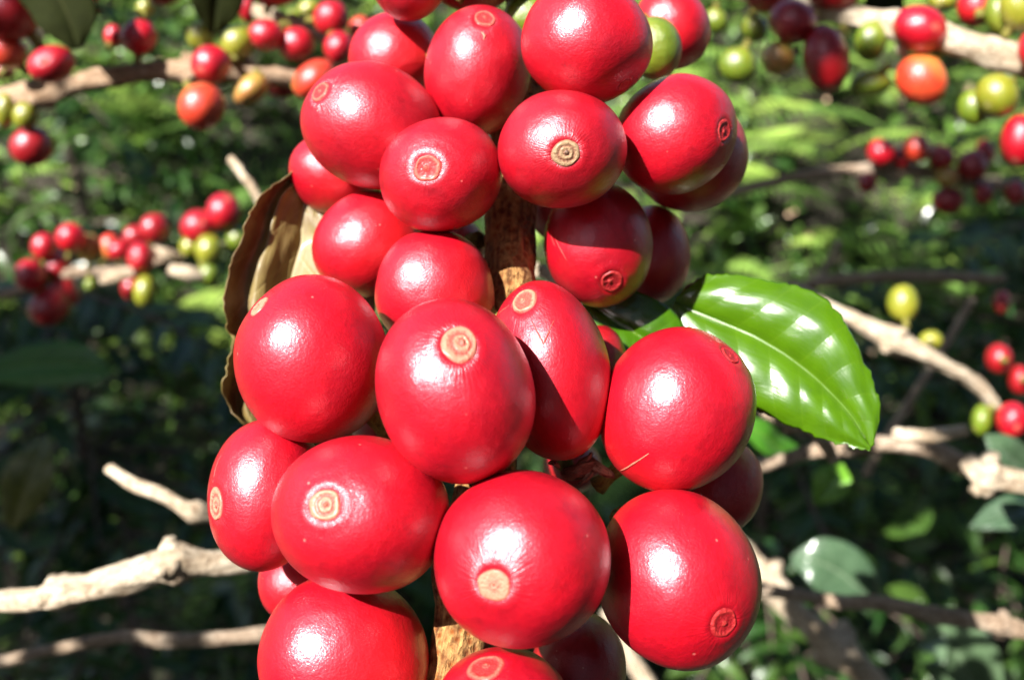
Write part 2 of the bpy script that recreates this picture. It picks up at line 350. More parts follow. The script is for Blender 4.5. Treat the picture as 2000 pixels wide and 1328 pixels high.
def tube(pts, rads, nu=10, wob=0.0, seed=0.0, flat=1.0):
    """verts (same units as pts), faces, bark coordinates"""
    vs, fs, bk = [], [], []; n = len(pts); s = 0.0; up = None
    for j in range(n):
        t = (pts[min(j + 1, n - 1)] - pts[max(j - 1, 0)]).normalized()
        if up is None: up = t.orthogonal().normalized()
        up = (up - t * up.dot(t)).normalized(); sd = t.cross(up)
        if j: s += (pts[j] - pts[j - 1]).length
        for i in range(nu):
            a = 2 * math.pi * i / nu
            r = rads[j] * (1 + wob * noise.noise(Vector((math.cos(a) * 1.4 + seed, math.sin(a) * 1.4, s * 1.2))) + wob * 0.5 * noise.noise(Vector((math.cos(a) * 4 + seed, math.sin(a) * 4, s * 4))))
            vs.append(pts[j] + (up * math.cos(a) + sd * math.sin(a) * flat) * r); bk.append((s + seed, math.cos(a) * rads[j], math.sin(a) * rads[j]))
    for j in range(n - 1):
        for i in range(nu): fs.append([j * nu + i, j * nu + (i + 1) % nu, (j + 1) * nu + (i + 1) % nu, (j + 1) * nu + i])
    fs.append(list(range(nu))[::-1]); fs.append([(n - 1) * nu + i for i in range(nu)])
    return vs, fs, bk
def stalk(fr, parent, length, mat, nu=8):
    p0 = Vector((0, 0, -0.99)); p1 = Vector((0.05, 0.02, -1.0 - length))
    pts = [fr.off(p0.lerp(p1, k / 4)) for k in range(5)]
    v, f, b = tube([p * 100 for p in pts], [0.13, 0.10, 0.09, 0.10, 0.13], nu)
    return mesh_obj('stalk', [x * 0.01 for x in v], f, mat, parent, attrs={'bark': ('FLOAT_VECTOR', b)})
def scar_line(fr, parent, pix, x, y, mat, r=0.010):
    us = [fr.unpix(px, py, x, y) for px, py in pix]
    pts = []
    for a, b in zip(us[:-1], us[1:]):
        for k in range(6): pts.append(a.slerp(b, k / 6) if (a - b).length > 1e-5 else a)
    pts.append(us[-1]); n = len(pts)
    rr = [r * (0.25 + 0.75 * math.sin(math.pi * (0.08 + 0.84 * j / (n - 1)))) * (1 + 0.3 * noise.noise(pts[j] * 30)) for j in range(n)]
    base = [p * (unit_shape(p, parent['seed_'], 0.2) - 0.001) for p in pts]
    v, f, b = tube(base, rr, 6)
    return mesh_obj('scratch', [fr.off(p) for p in v], f, mat, parent, attrs={'bark': ('FLOAT_VECTOR', b), 'unit': ('FLOAT_VECTOR', [q.normalized() for q in v]), 'ring': ('FLOAT', [0.7] * len(v))})

HG = 'cherries of the big cluster in front'
# key, x, y, rx, ry, rot, depth, navel pixel, navel size, scar material, skin, label
HERO = [
 ('A', 862, 343, 118, 110, -10, 11.0, (835, 328), .25, S_MIX, RED, 'red cherry whose rust ringed navel looks straight out over the corky bark'),
 ('B', 728, 249, 137, 120, 28, 11.7, (626, 180), .19, S_MIX, RED, 'large plain red cherry with wrinkled shine beside a navel on its upper rim'),
 ('C', 933, 141, 102, 126, 5, 11.9, (947, 37), .22, S_MIX, RED, 'tall egg shaped red cherry with its navel at the very top and one pale fleck'),
 ('D', 770, 115, 88, 90, 0, 13.2, None, .2, S_MIX, RED, 'pinkish red cherry set behind the tall egg shaped one, no navel showing'),
 ('E', 1145, 86, 124, 119, 10, 10.9, (1221, 168), .12, S_MIX, RED, 'big red cherry cut by the top edge, with a tiny red navel low on it'),
 ('H', 1098, 293, 123, 115, -8, 10.7, (1105, 300), .23, S_BEI, RED, 'red cherry with a beige corky navel and dark pit, facing straight out'),
 ('I', 1318, 265, 122, 112, -40, 11.4, (1414, 255), .2, S_RED, RED, 'red cherry with a dark sunken navel on its outer rim and a diagonal shadow'),
 ('J', 1345, 303, 112, 110, -40, 12.7, None, .2, S_RED, RED, 'shaded dark maroon cherry peeping out under the one with a sunken rim navel'),
 ('K', 1168, 478, 105, 121, -12, 11.9, (1195, 551), .22, S_RED, RED, 'red cherry with a shaded top, fine scratches and a glossy red navel at its bottom'),
 ('L', 1275, 498, 72, 93, 0, 13.2, None, .2, S_RED, RED, 'dark shaded cherry half hidden beside the scratched one, over the glossy leaf base'),
 ('M', 650, 342, 86, 76, 30, 12.9, None, .2, S_MIX, RED, 'small red cherry touching the top of the dry brown leaf'),
 ('F', 719, 478, 108, 100, -35, 12.2, None, .2, S_MIX, RED, 'red cherry with wrinkled shine resting against the dry leaf, no navel showing'),
 ('G', 848, 566, 114, 116, -10, 11.2, None, .2, S_MIX, RED, 'pink sheened red cherry next to the corky bark patch, bottom hidden by a larger one'),
 ('N', 611, 701, 148, 158, -12, 10.2, (503, 597), .17, S_TAN, RED, 'large red cherry with a tan navel on its rim against the dry brown leaf'),
 ('O', 889, 764, 150, 180, -12, 9.2, (897, 676), .235, S_TAN, RED, 'biggest red cherry, in the middle, with a wide cream ringed navel above its shine'),
 ('P', 1073, 722, 114, 173, -10, 10.3, (1024, 586), .24, S_TAN, RED, 'long red cherry with a pale forked scratch under its top navel'),
 ('Q', 1322, 800, 148, 162, 25, 10.2, (1427, 692), .15, S_RED, RED, 'large red cherry with a slanting white scratch and big shine, before the glossy green leaf'),
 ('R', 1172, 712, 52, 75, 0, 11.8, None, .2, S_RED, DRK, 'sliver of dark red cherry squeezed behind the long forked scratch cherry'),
 ('S', 1400, 948, 88, 94, 20, 11.9, None, .2, S_RED, RED, 'very dark shaded cherry with a thin bright rim, behind the white scratched one'),
 ('T', 522, 964, 113, 147, 8, 10.4, (421, 985), .24, S_TAN, RED, 'red cherry with its navel seen edge on, below the dry leaf tip'),
 ('U', 708, 1003, 168, 153, 0, 9.3, (637, 986), .21, S_TAN, RED, 'broad red cherry with an ivory navel inside its star shaped shine'),
 ('V', 1019, 1088, 168, 170, 0, 9.0, (967, 1140), .20, S_TAN, RED, 'round red cherry with a peach coloured navel below its split white shine'),
 ('W', 1322, 1127, 152, 176, -28, 9.7, (1410, 1213), .2, S_RED, RED, 'red cherry with a glossy swirled navel at its lower corner and a curved shadow edge'),
 ('X', 670, 1278, 162, 157, 0, 9.9, None, .2, S_TAN, RED, 'red cherry with a huge white shine cut by the bottom edge, no navel'),
 ('Y', 580, 1140, 76, 76, 0, 11.6, None, .2, S_TAN, RED, 'small piece of red cherry wedged behind the broad one with the star shaped shine'),
 ('Z', 983, 1388, 136, 126, 0, 9.1, (946, 1302), .30, S_MIX, RED, 'red cherry at the bottom edge with a broad swirled navel, beside the lower stem'),
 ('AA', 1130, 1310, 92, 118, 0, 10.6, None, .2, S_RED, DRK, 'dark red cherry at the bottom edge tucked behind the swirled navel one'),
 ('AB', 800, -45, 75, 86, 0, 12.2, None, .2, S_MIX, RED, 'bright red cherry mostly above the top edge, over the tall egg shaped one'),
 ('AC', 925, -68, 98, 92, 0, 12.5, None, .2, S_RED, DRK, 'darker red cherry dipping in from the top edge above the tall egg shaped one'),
 ('GA', 1280, 95, 50, 62, 0, 12.8, None, .2, S_GRN, GRN, 'green unripe cherry between two red ones beside the tiny navel cherry'),
 ('GB', 1034, 36, 50, 48, 0, 12.9, None, .2, S_GRN, GRN, 'lime green unripe cherry peeking between two red ones at the top edge'),
 ('AE', 1312, 57, 72, 80, -20, 13.6, None, .2, S_MIX, RED, 'red cherry behind the olive green one near the top edge'),
 ('BB', 1088, 408, 56, 60, 0, 13.2, None, .2, S_RED, DRK, 'dark cherry added to fill the gap between the stem and the fine scratched cherry'),  # added behind the cluster so this gap reads dark
 ('BC', 1118, 908, 56, 52, 0, 13.4, None, .2, S_RED, DRK, 'dark cherry added to blacken the gap behind the crumpled dried flower'),  # added at the back to keep the gap black
 ('BD', 762, 820, 74, 92, 0, 11.9, None, .2, S_RED, DRK, 'dark cherry added to darken the small gap above the broad star shine cherry'),  # added to close the gap with a dark tone
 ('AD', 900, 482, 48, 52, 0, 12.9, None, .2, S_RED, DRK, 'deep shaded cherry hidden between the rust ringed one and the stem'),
]
STEM = [(1035, -160, 13.6), (1030, 60, 13.0), (1018, 250, 12.7), (1000, 400, 12.2), (995, 520, 11.85), (985, 700, 11.4), (955, 900, 10.9), (925, 1080, 10.5), (900, 1250, 10.2), (875, 1400, 9.9), (850, 1560, 9.7)]
def catmull(pts, k=8):
    out = []; n = len(pts)
    for i in range(n - 1):
        p0, p1, p2, p3 = pts[max(i - 1, 0)], pts[i], pts[i + 1], pts[min(i + 2, n - 1)]
        for j in range(k):
            t = j / k
            out.append(0.5 * ((2 * p1) + (p2 - p0) * t + (2 * p0 - 5 * p1 + 4 * p2 - p3) * t * t + (3 * p1 - p0 - 3 * p2 + p3) * t ** 3))
    out.append(pts[-1]); return out
stem_pc = catmull([PC(*p) for p in STEM], 10)
def nearest(pc, line): return min(line, key=lambda q: (q - pc).length)
heroes = {}
SK = dict(O=1, U=1, T=1, N=2, V=2, H=1)
for i, (k, x, y, rx, ry, rot, D, nav, ro, sm, skin, lab) in enumerate(HERO):
    rx *= 1.025; ry *= 1.025; ro *= 0.93
    c = PC(x, y, D); nd = (c - nearest(c, stem_pc)).normalized() if nav is None else None
    if nd is not None: nd = (nd + Vector((0, 0.15, -0.5))).normalized()      # navel turned away from the lens
    fr = Fruit(x, y, rx, ry, rot, D, nav, nd)
    seed = i * 1.37 + 0.4
    o = fruit_mesh('coffee_cherry', fr, seed, ro, 96, 64, skin)
    o['seed_'] = seed
    scar_mesh(fr, seed, ro, 48, sm, o, SK.get(k, 3))
    dist = (c - nearest(c, stem_pc)).length / fr.m - 1.0
    stalk(fr, o, max(0.15, min(0.5, dist * 0.6)), STALKM)
    tag(o, lab, 'cherry', HG); heroes[k] = (o, fr, x, y)
def scratch(k, pix, mat=S_TAN, r=0.010):
    o, fr, x, y = heroes[k]; scar_line(fr, o, pix, x, y, mat, r)
scratch('Q', [(1214, 916), (1240, 900), (1272, 878)], S_TAN, 0.012)
scratch('P', [(1040, 632), (1052, 655), (1062, 676), (1072, 655), (1082, 632)], S_MIX, 0.012)
scratch('P', [(972, 614), (995, 598)], S_MIX, 0.009)
scratch('K', [(1085, 462), (1098, 488), (1110, 508)], S_MIX, 0.007)
scratch('K', [(1076, 458), (1086, 480)], S_MIX, 0.005)
scratch('T', [(418, 945), (424, 915), (436, 890)], S_MIX, 0.007)
scratch('C', [(940, 66), (946, 74), (944, 82)], S_TAN, 0.022)

# ------------------------------------------------------------------ stems and twigs
def twig(name, pts, rads, mat, label, cat='twig', group='twigs of the coffee shrubs', nodes=(), nu=20, wob=0.30, k=8, stubs=True):
    """pts: photo pixel + depth; rads in cm; nodes: positions 0..1 along where the twig swells"""
    P = catmull([PC(*p) for p in pts], k); n = len(P)
    rr = np.interp(np.linspace(0, 1, n), np.linspace(0, 1, len(rads)), rads) * (1.0 if cat == 'branch' else 0.88)
    for q in nodes:
        for j in range(n): rr[j] *= 1 + 0.42 * math.exp(-(((j / (n - 1)) - q) * n / (k * 0.28)) ** 2)
    seed = sum(p[0] for p in pts) * 0.013
    v, f, b = tube(P, rr, nu, wob, seed)
    o = mesh_obj(name, [W(p) for p in v], f, mat, attrs={'bark': ('FLOAT_VECTOR', b)})
    tag(o, label, cat, group)
    if stubs:
        for q in nodes:
            j = int(q * (n - 1)); t = (P[min(j + 1, n - 1)] - P[max(j - 1, 0)]).normalized()
            for s in range(3):
                d = (t.orthogonal().normalized().cross(t) * math.sin(s * 2.2 + seed) + t.orthogonal().normalized() * math.cos(s * 2.2 + seed) + t * random.uniform(-.3, .3)).normalized()
                r = rr[j]; L = r * random.uniform(0.5, 1.0)
                pp = [P[j] + d * (r * 0.6 + L * u) + t * (0.25 * r * math.sin(u * 5 + s)) for u in (0, .25, .5, .75, 1)]
                v2, f2, b2 = tube(pp, [r * .5, r * .42, r * .45, r * .36, r * .2], 8, 0.5, seed + s)
                mesh_obj('bud_stub', [W(p) - o.location for p in v2], f2, mat, o, attrs={'bark': ('FLOAT_VECTOR', b2)})
    return o, P
stem_r = [0.34, 0.34, 0.34, 0.34, 0.335, 0.33, 0.33, 0.33, 0.33, 0.33, 0.33]
o, _ = twig('fruiting_branch', STEM, stem_r, CORK, 'corky brown stem running down the middle behind the ripe red cherries', 'branch', None, nodes=(0.2, 0.52, 0.72), nu=40, wob=0.16, k=14, stubs=False)
# dried flower husk caught between the cherries
def husk(pix, D, label):
    root = None
    for j, (a, b, c, r) in enumerate(pix):
        pp = catmull([PC(a[0], a[1], D), PC(b[0], b[1], D - .12), PC(c[0], c[1], D - .05)], 5)
        v, f, bk = tube(pp, np.interp(np.linspace(0, 1, len(pp)), [0, .3, .7, 1], [r, r * 1.2, r * .8, r * .3]), 10, 0.7, j * 3.1, flat=0.5)
        if root is None:
            root = mesh_obj('dried_flower', [W(p) for p in v], f, DRYM, attrs={'bark': ('FLOAT_VECTOR', bk)}); tag(root, label, 'dried flower')
        else: mesh_obj('petal', [W(p) - root.location for p in v], f, DRYM, root, attrs={'bark': ('FLOAT_VECTOR', bk)})
husk([((1105, 925), (1140, 912), (1165, 905), .12), ((1150, 898), (1175, 915), (1200, 930), .07), ((1130, 905), (1150, 893), (1152, 885), .06), ((1128, 930), (1132, 915), (1130, 905), .06), ((1075, 902), (1085, 905), (1093, 914), .035), ((1160, 915), (1150, 930), (1128, 948), .06)], 10.4,
     'crumpled brown dried flower remnant stuck in the dark gap between cherries')

TW = {}
def T(key, *a, **k): TW[key] = twig('coffee_twig', *a, **k)[1]
T('A', [(-80, 205, 26), (80, 183, 25), (210, 152, 24.5), (380, 138, 24.5), (520, 148, 25), (700, 170, 26)], [.31, .31, .30, .31, .30, .28], BARK, 'tan twig across the upper corner, half shaded half sunlit, hung with cherries', nodes=(.2, .62))
T('A2', [(470, 0, 26), (510, 28, 26), (580, 48, 26), (640, 80, 26.5), (720, 110, 27)], [.2, .2, .19, .18, .16], BARKP, 'short pale sunlit twig near the top edge between red cherries', nodes=(.3,), stubs=False)
T('B', [(-60, 590, 37), (60, 562, 37), (140, 533, 37), (250, 527, 37), (340, 503, 37.5), (440, 480, 38), (540, 450, 38)], [.24, .22, .2, .2, .2, .18, .16], BARKM, 'thin brown twig carrying the small cherries beside the dry leaf', nodes=(.17, .34, .66))
T('B2', [(198, 548, 35.5), (228, 540, 35.3), (262, 531, 35.5)], [.16, .30, .22], BARKP, 'short white stub glowing in the sun below the small cherry twig', nodes=())  # pale bark piece paints the sun on a node of the brown twig
T('B3', [(335, 528, 35.5), (368, 534, 35.3), (410, 542, 35.8)], [.26, .36, .26], BARKP, 'blunt white stub under the yellow cherry by the dry leaf', nodes=())  # another sunlit node, its brightness put into the pale bark
T('B4', [(302, 488, 36), (325, 496, 35.8), (352, 506, 36.2)], [.2, .27, .18], BARKP, 'pale knob on the small cherry twig between crimson and yellow cherries', nodes=())  # node of the same twig, sunlight carried by the paler colour
T('C', [(213, 915, 19.5), (260, 945, 19.2), (320, 968, 19), (380, 998, 19), (450, 1005, 19.5), (560, 1000, 20.5)], [.13, .16, .17, .2, .18, .18], BARKP, 'pale bare twig ending freely, pointing at the cherry with the edge on navel', nodes=(.6,), stubs=False)
T('D', [(-80, 1182, 17.5), (50, 1172, 17.2), (120, 1158, 17), (240, 1130, 17), (340, 1100, 17), (430, 1098, 17.3), (600, 1070, 18)], [.24, .25, .27, .34, .32, .27, .25], BARKP, 'thick knobbly pale twig reaching in from the side below the free ended one', nodes=(.33, .68))
T('E', [(-80, 1312, 23), (130, 1262, 23), (250, 1243, 23), (350, 1250, 23), (580, 1232, 23.5)], [.17, .18, .19, .2, .2], BARKM, 'slim dark twig near the bottom edge with a single sunlit stretch', nodes=())
T('F', [(1360, -40, 26), (1560, 12, 25), (1720, 42, 23.5), (1850, 78, 22.5), (1990, 122, 22), (2100, 158, 22)], [.3, .3, .32, .38, .42, .42], BARKP, 'thick cream coloured twig in the upper corner between red and green cherries', nodes=(.5, .98))
T('G', [(1380, 390, 44), (1560, 345, 43), (1750, 330, 43), (1900, 355, 43), (2080, 385, 43)], [.28, .28, .3, .3, .3], BARKM, 'distant dark twig bearing the far small cherries', nodes=(.5,))
T('H', [(1540, 560, 28), (1640, 612, 27.5), (1740, 660, 27), (1850, 715, 27), (1905, 748, 27.3), (1945, 795, 27.6)], [.28, .24, .33, .24, .26, .22], BARKP, 'pale twig with one swollen knot behind the tip of the glossy leaf', nodes=(.42,))
T('I', [(1420, 925, 25), (1540, 895, 25), (1640, 872, 24.5), (1800, 872, 24), (1900, 915, 23.5), (2080, 965, 23)], [.2, .22, .25, .27, .3, .34], BARKM, 'shaded grey twig passing under the glossy leaf tip', nodes=(.42,))
T('I2', [(1885, 895, 22.8), (1925, 925, 22.5), (1990, 940, 22.4), (2090, 962, 22.4)], [.22, .38, .3, .32], BARKP, 'gnarled sunlit knot of pale twig by the picture edge under the grey leaf', nodes=(.35,))  # lit knot of the shaded twig, its sun put into paler bark
T('I3', [(1745, 845, 22), (1775, 850, 21.8), (1830, 850, 21.8), (1885, 838, 22)], [.15, .2, .2, .16], BARKP, 'stubby pale twig piece just beyond the tip of the glossy leaf', nodes=())
T('J', [(1360, 985, 35), (1475, 1112, 34.5), (1560, 1198, 34), (1640, 1270, 34), (1725, 1345, 34.5), (1830, 1440, 36)], [.48, .52, .56, .62, .48, .48], BARKP, 'stout cream twig slanting down beside the cherry with the swirled navel', nodes=(.25, .6))
T('J2', [(1185, 1190, 30), (1225, 1270, 30), (1268, 1340, 30), (1330, 1440, 30)], [.26, .32, .34, .34], BARKP, 'short white twig poking out at the bottom edge between two cherries', nodes=())
T('K', [(1480, 1148, 25), (1620, 1172, 24.5), (1720, 1178, 24), (1860, 1206, 24), (1960, 1222, 24), (2090, 1258, 24)], [.2, .2, .24, .26, .22, .28], BARKM, 'dark twig low on the side that turns pale in the sun', nodes=(.8,))
T('L', [(1900, 585, 40), (1820, 715, 39), (1725, 865, 38), (1690, 930, 38)], [.17, .18, .2, .2], BARKM, 'very thin grey twig leaning diagonally behind the knotted pale twig', nodes=())
T('M', [(1480, 590, 46), (1600, 552, 45), (1750, 540, 45), (1960, 545, 46)], [.3, .36, .36, .3], BARKM, 'dim dark twig above the glossy leaf', nodes=())
T('N', [(1640, 470, 46), (1615, 520, 46), (1590, 565, 46)], [.2, .2, .2], BARKM, 'short dim twig standing up above the glossy leaf', nodes=())
T('O', [(450, 310, 25), (478, 345, 24.8), (505, 388, 24.8), (530, 430, 25)], [.12, .17, .16, .14], BARKP, 'small pale twig sticking out above the top of the dry leaf', nodes=())
T('Q', [(930, 515, 18), (1060, 530, 18), (1155, 600, 17.5), (1230, 670, 17.5)], [.16, .17, .2, .18], BARKP, 'pale twig glimpsed between the stem and the scratched cherry', nodes=(.65,), stubs=False)
T('R', [(1470, 798, 20), (1540, 815, 20), (1590, 835, 20), (1630, 900, 20.5)], [.16, .26, .22, .12], BARKP, 'pale knotted twig under the lower edge of the glossy leaf', nodes=(.45,))

# ------------------------------------------------------------------ background cherries
BG = []   # x, y, rx, ry, rot, depth, skin, twig key, label, group
def bc(x, y, rx, ry, rot, D, skin, tw, label, nav=None, sm=None): BG.append((x, y, rx, ry, rot, D, skin, tw, label, nav, sm))
UL = 'blurred cherries on the upper tan twig'; ML = 'small cherries on the thin brown twig'
UR = 'blurred cherries around the cream twig'; FR = 'far small cherries on the dark twig'; MR = 'scattered cherries behind the glossy leaf'
G = UL
bc(18, 22, 68, 60, 0, 23.6, DRK, 'A', 'large maroon shaded cherry filling the top corner above the tan twig')
bc(132, -28, 72, 46, 0, 23, RED, 'A', 'red cherry dipping over the top edge next to the dark leaf')
bc(14, 102, 42, 34, 20, 24, ORG, 'A', 'orange red cherry at the picture edge over the tan twig')
bc(101, 126, 48, 37, -10, 22.3, RED, 'A', 'red cherry under the dark leaf, sitting right above the tan twig')
bc(222, 72, 19, 24, -15, 25, RED, 'A', 'narrow red cherry pressed against a rounder one beside the dark leaf')
bc(272, 73, 36, 35, 0, 24, RED, 'A', 'round red cherry with a yellow stub on top near the top edge')
bc(283, 18, 19, 22, 0, 24.5, YEL, 'A', 'yellow green stub of a cherry on top of the round red one')
bc(320, -18, 42, 30, 0, 26, DRK, 'A', 'dark red cherry cut by the top edge beside the hanging dark leaf')
bc(66, 72, 12, 20, -25, 24, YEL, 'A', 'thin yellow sliver of unripe cherry above the red one on the tan twig')
bc(8, 138, 22, 18, 0, 26, DRK, 'A', 'small dull red cherry at the picture edge just over the twig')
bc(412, 126, 40, 38, 0, 23.5, RED, 'A', 'red cherry at the end of the sunlit stretch of tan twig')
bc(394, 208, 46, 47, 0, 23, ORG, 'A', 'orange cherry hanging below the tan twig')
bc(490, 175, 39, 28, -35, 24, OLV, 'A', 'tilted olive and rust coloured half ripe cherry under the tan twig')
bc(392, 71, 28, 28, 0, 25, YEL, 'A', 'lime cherry under the edge of the hanging dark leaf')
bc(465, 83, 36, 34, 0, 24.5, YEL, 'A', 'yellow green cherry with a soft shine between lime and red ones')
bc(519, 69, 35, 31, 10, 24.5, RED, 'A2', 'red cherry with a white shine under the short pale twig')
bc(578, 87, 37, 34, 15, 25, RED, 'A2', 'red cherry in the middle of the tight bunch near the big cluster')
bc(647, 36, 35, 35, 0, 25, RED, 'A2', 'topmost bright red cherry of the bunch near the big cluster')
bc(662, 94, 30, 34, 0, 24.5, RED, 'A2', 'red cherry with a dull shine between the topmost one and the big cluster')
bc(614, 156, 46, 36, -35, 24, ORG, 'A', 'orange and red cherry with a strong shine touching the outline of the big cluster')
bc(704, 58, 24, 27, 0, 26, ORG, 'A2', 'pale orange cherry half hidden behind the big cluster')
bc(604, 18, 24, 20, 0, 27, YEL, 'A2', 'small yellow green cherry by the top edge next to the bright red one')
bc(576, 34, 20, 17, 0, 26.5, GRN, 'A2', 'tiny green cherry at the end of the short pale twig')
bc(482, 16, 16, 32, -10, 26, RED, 'A2', 'slim red cherry by the top edge above the lime ones')
bc(553, 166, 40, 26, 0, 27, DRK, 'A', 'shaded wine red cherry lying behind the tan twig')
bc(535, -18, 50, 32, 0, 25, DRK, 'A2', 'brownish red shaded cherry cut by the top edge over the pale twig')
bc(468, 122, 26, 28, 0, 26.5, DRK, 'A', 'shadowed cherry just behind the tilted half ripe one')
bc(9, 216, 22, 34, 0, 25, YEL, 'A', 'lime cherry at the picture edge hanging under the tan twig')
bc(50, 226, 27, 28, 0, 25, YEL, 'A', 'round lime cherry hanging under the tan twig next to the edge one')
bc(62, 286, 44, 40, 0, 25.5, DRK, 'A', 'crimson cherry below the two lime ones, half in shadow')
for r in range(len(BG)): BG[r] += (UL,)
def close(g, start):
    for r in range(start, len(BG)): BG[r] += (g,)
s0 = len(BG)
bc(58, 538, 32, 32, 0, 36, RED, 'B', 'bright red cherry with a tan stub near the picture edge, on the thin twig')
bc(86, 481, 26, 27, 0, 36.5, RED, 'B', 'red cherry upper neighbour of the one with the tan stub')
bc(138, 463, 30, 28, 0, 36, RED, 'B', 'red cherry with an orange underside at the top of the outer bunch')
bc(174, 483, 26, 28, 0, 37, OLV, 'B', 'hollow looking olive cherry between the two small bunches')
bc(214, 482, 22, 27, 0, 37, ORG, 'B', 'orange red cherry opening the middle bunch on the thin twig')
bc(232, 488, 24, 20, 0, 36.4, RED, 'B', 'rosy cherry between the orange red and the round crimson one')
bc(302, 446, 30, 30, -20, 36.8, DRK, 'B', 'dark red cherry topping the middle bunch of the thin twig')
bc(264, 462, 25, 23, 0, 37, DRK, 'B', 'dull crimson cherry beside the one topping the middle bunch')
bc(275, 503, 28, 30, 0, 35.6, RED, 'B', 'round crimson cherry in front of the middle bunch, above the white stub')
bc(388, 443, 36, 33, 0, 36, RED, 'B', 'lower of two glossy red cherries close to the dry leaf')
bc(437, 413, 35, 36, 0, 36, RED, 'B', 'upper of two glossy red cherries close to the dry leaf')
bc(409, 488, 29, 30, 0, 35.6, YEL, 'B', 'yellow cherry just below the two glossy red ones')
bc(372, 482, 22, 22, 0, 37, YEL, 'B', 'mustard cherry tucked behind the yellow one')
bc(463, 467, 23, 24, 0, 36.5, GRN, 'B', 'green cherry almost touching the dry leaf')
bc(408, 536, 23, 25, 0, 35.8, GRN, 'B', 'green cherry next to the blunt white stub')
bc(283, 569, 23, 32, 5, 35.6, YEL, 'B', 'yellow green oval cherry hanging alone below the middle bunch')
bc(258, 562, 22, 26, 0, 36.8, DRK, 'B', 'shaded red cherry behind the hanging oval one')
bc(96, 600, 44, 36, -25, 36.4, DRK, 'B', 'wine coloured cherry hanging below the thin twig in shadow')
bc(124, 574, 34, 30, 0, 37, DRK, 'B', 'maroon cherry right under the thin twig above the wine coloured one')
bc(112, 524, 30, 34, 0, 37.2, DRK, 'B', 'almost black cherry behind the bright red ones of the outer bunch')
bc(176, 556, 13, 13, 0, 36.6, GRN, 'B', 'tiny green cherry under the thin twig near the white stub')
close(ML, s0); s0 = len(BG)
bc(1797, 57, 55, 46, 8, 22.5, RED, 'F', 'glossy red cherry at the broken end of the cream twig', (1828, 53), S_MIX)
bc(1800, 157, 52, 50, 35, 22.8, ORG, 'F', 'glowing orange cherry right below the glossy red one')
bc(1700, 82, 32, 40, 15, 23.5, GRN, 'F', 'green cherry with a small shine beside the glossy red one')
bc(1700, 164, 42, 26, -8, 23.5, GRN, 'F', 'lemon shaped green cherry lying sideways next to the orange one')
bc(1441, 129, 38, 36, 20, 25, GRN, 'F', 'round green cherry near the big cluster with a bright spot')
bc(1398, 42, 23, 26, -20, 26, GRN, 'F', 'small green cherry closest to the top of the big cluster')
bc(1474, 56, 26, 28, 0, 26, GRN, 'F', 'half shaded green cherry before the maroon bunch')
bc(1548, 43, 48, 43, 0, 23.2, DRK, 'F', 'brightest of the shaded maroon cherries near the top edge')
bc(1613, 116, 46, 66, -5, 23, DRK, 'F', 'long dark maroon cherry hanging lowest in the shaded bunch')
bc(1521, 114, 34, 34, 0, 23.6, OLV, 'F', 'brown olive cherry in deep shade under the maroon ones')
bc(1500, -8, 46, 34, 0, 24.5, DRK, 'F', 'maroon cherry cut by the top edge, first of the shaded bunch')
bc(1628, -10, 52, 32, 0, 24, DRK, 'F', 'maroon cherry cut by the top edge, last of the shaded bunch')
bc(1905, 12, 36, 44, 25, 23, RED, 'F', 'red cherry above the cream twig with a thin red rim line')
bc(1955, 30, 34, 46, -12, 22.3, GRN, 'F', 'green cherry resting on the cream twig against a larger yellow green one')
bc(1992, 14, 42, 48, 0, 21.6, YEL, 'F', 'large yellow green cherry in the top corner')
bc(1840, 0, 30, 24, 0, 24, YEL, 'F', 'yellow green cherry at the top edge behind the glossy red one')
bc(1947, 187, 44, 43, 0, 21.5, YEL, 'F', 'big yellow green cherry with a folded lip hanging under the cream twig', (1928, 207), S_GRN)
bc(1901, 211, 32, 36, 0, 22.5, GRN, 'F', 'plain green cherry half behind the one with the folded lip')
bc(1992, 276, 40, 52, 5, 21.5, RED, 'F', 'red cherry at the picture edge below the green pair')
bc(2018, 100, 32, 40, 0, 21, RED, 'F', 'red cherry at the picture edge crossing the cream twig')
close(UR, s0); s0 = len(BG)
bc(1721, 298, 28, 28, 0, 42, RED, 'G', 'first far cherry, bright red on top and dark below')
bc(1791, 290, 27, 28, 0, 41.5, ORG, 'G', 'far orange pink cherry with a pointed bottom')
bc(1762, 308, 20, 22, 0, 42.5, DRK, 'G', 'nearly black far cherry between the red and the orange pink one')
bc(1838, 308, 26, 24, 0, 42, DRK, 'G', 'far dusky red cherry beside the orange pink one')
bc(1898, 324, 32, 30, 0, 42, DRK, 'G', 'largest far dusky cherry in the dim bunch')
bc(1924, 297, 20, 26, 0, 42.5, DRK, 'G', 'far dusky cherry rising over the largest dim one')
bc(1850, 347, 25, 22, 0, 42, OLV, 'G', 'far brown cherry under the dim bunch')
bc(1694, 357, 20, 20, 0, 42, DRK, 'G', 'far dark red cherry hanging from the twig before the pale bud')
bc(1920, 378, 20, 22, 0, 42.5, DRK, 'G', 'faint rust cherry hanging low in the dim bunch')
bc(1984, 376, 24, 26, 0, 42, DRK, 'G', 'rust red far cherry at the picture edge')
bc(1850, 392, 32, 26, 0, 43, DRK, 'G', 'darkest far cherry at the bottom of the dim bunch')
close(FR, s0); s0 = len(BG)
bc(1763, 592, 32, 37, 0, 27.5, YEL, 'H', 'yellow green cherry standing above the swollen knot of the pale twig')
bc(1818, 665, 25, 20, 0, 28.2, YEL, 'H', 'flat green cherry behind the pale twig beyond the knot')
bc(1917, 820, 21, 32, 5, 27, GRN, 'H', 'green cherry beside a glossy red one at the picture edge')
bc(1976, 820, 33, 36, 0, 26.5, RED, 'H', 'glossy red cherry at the picture edge above the grey leaf')
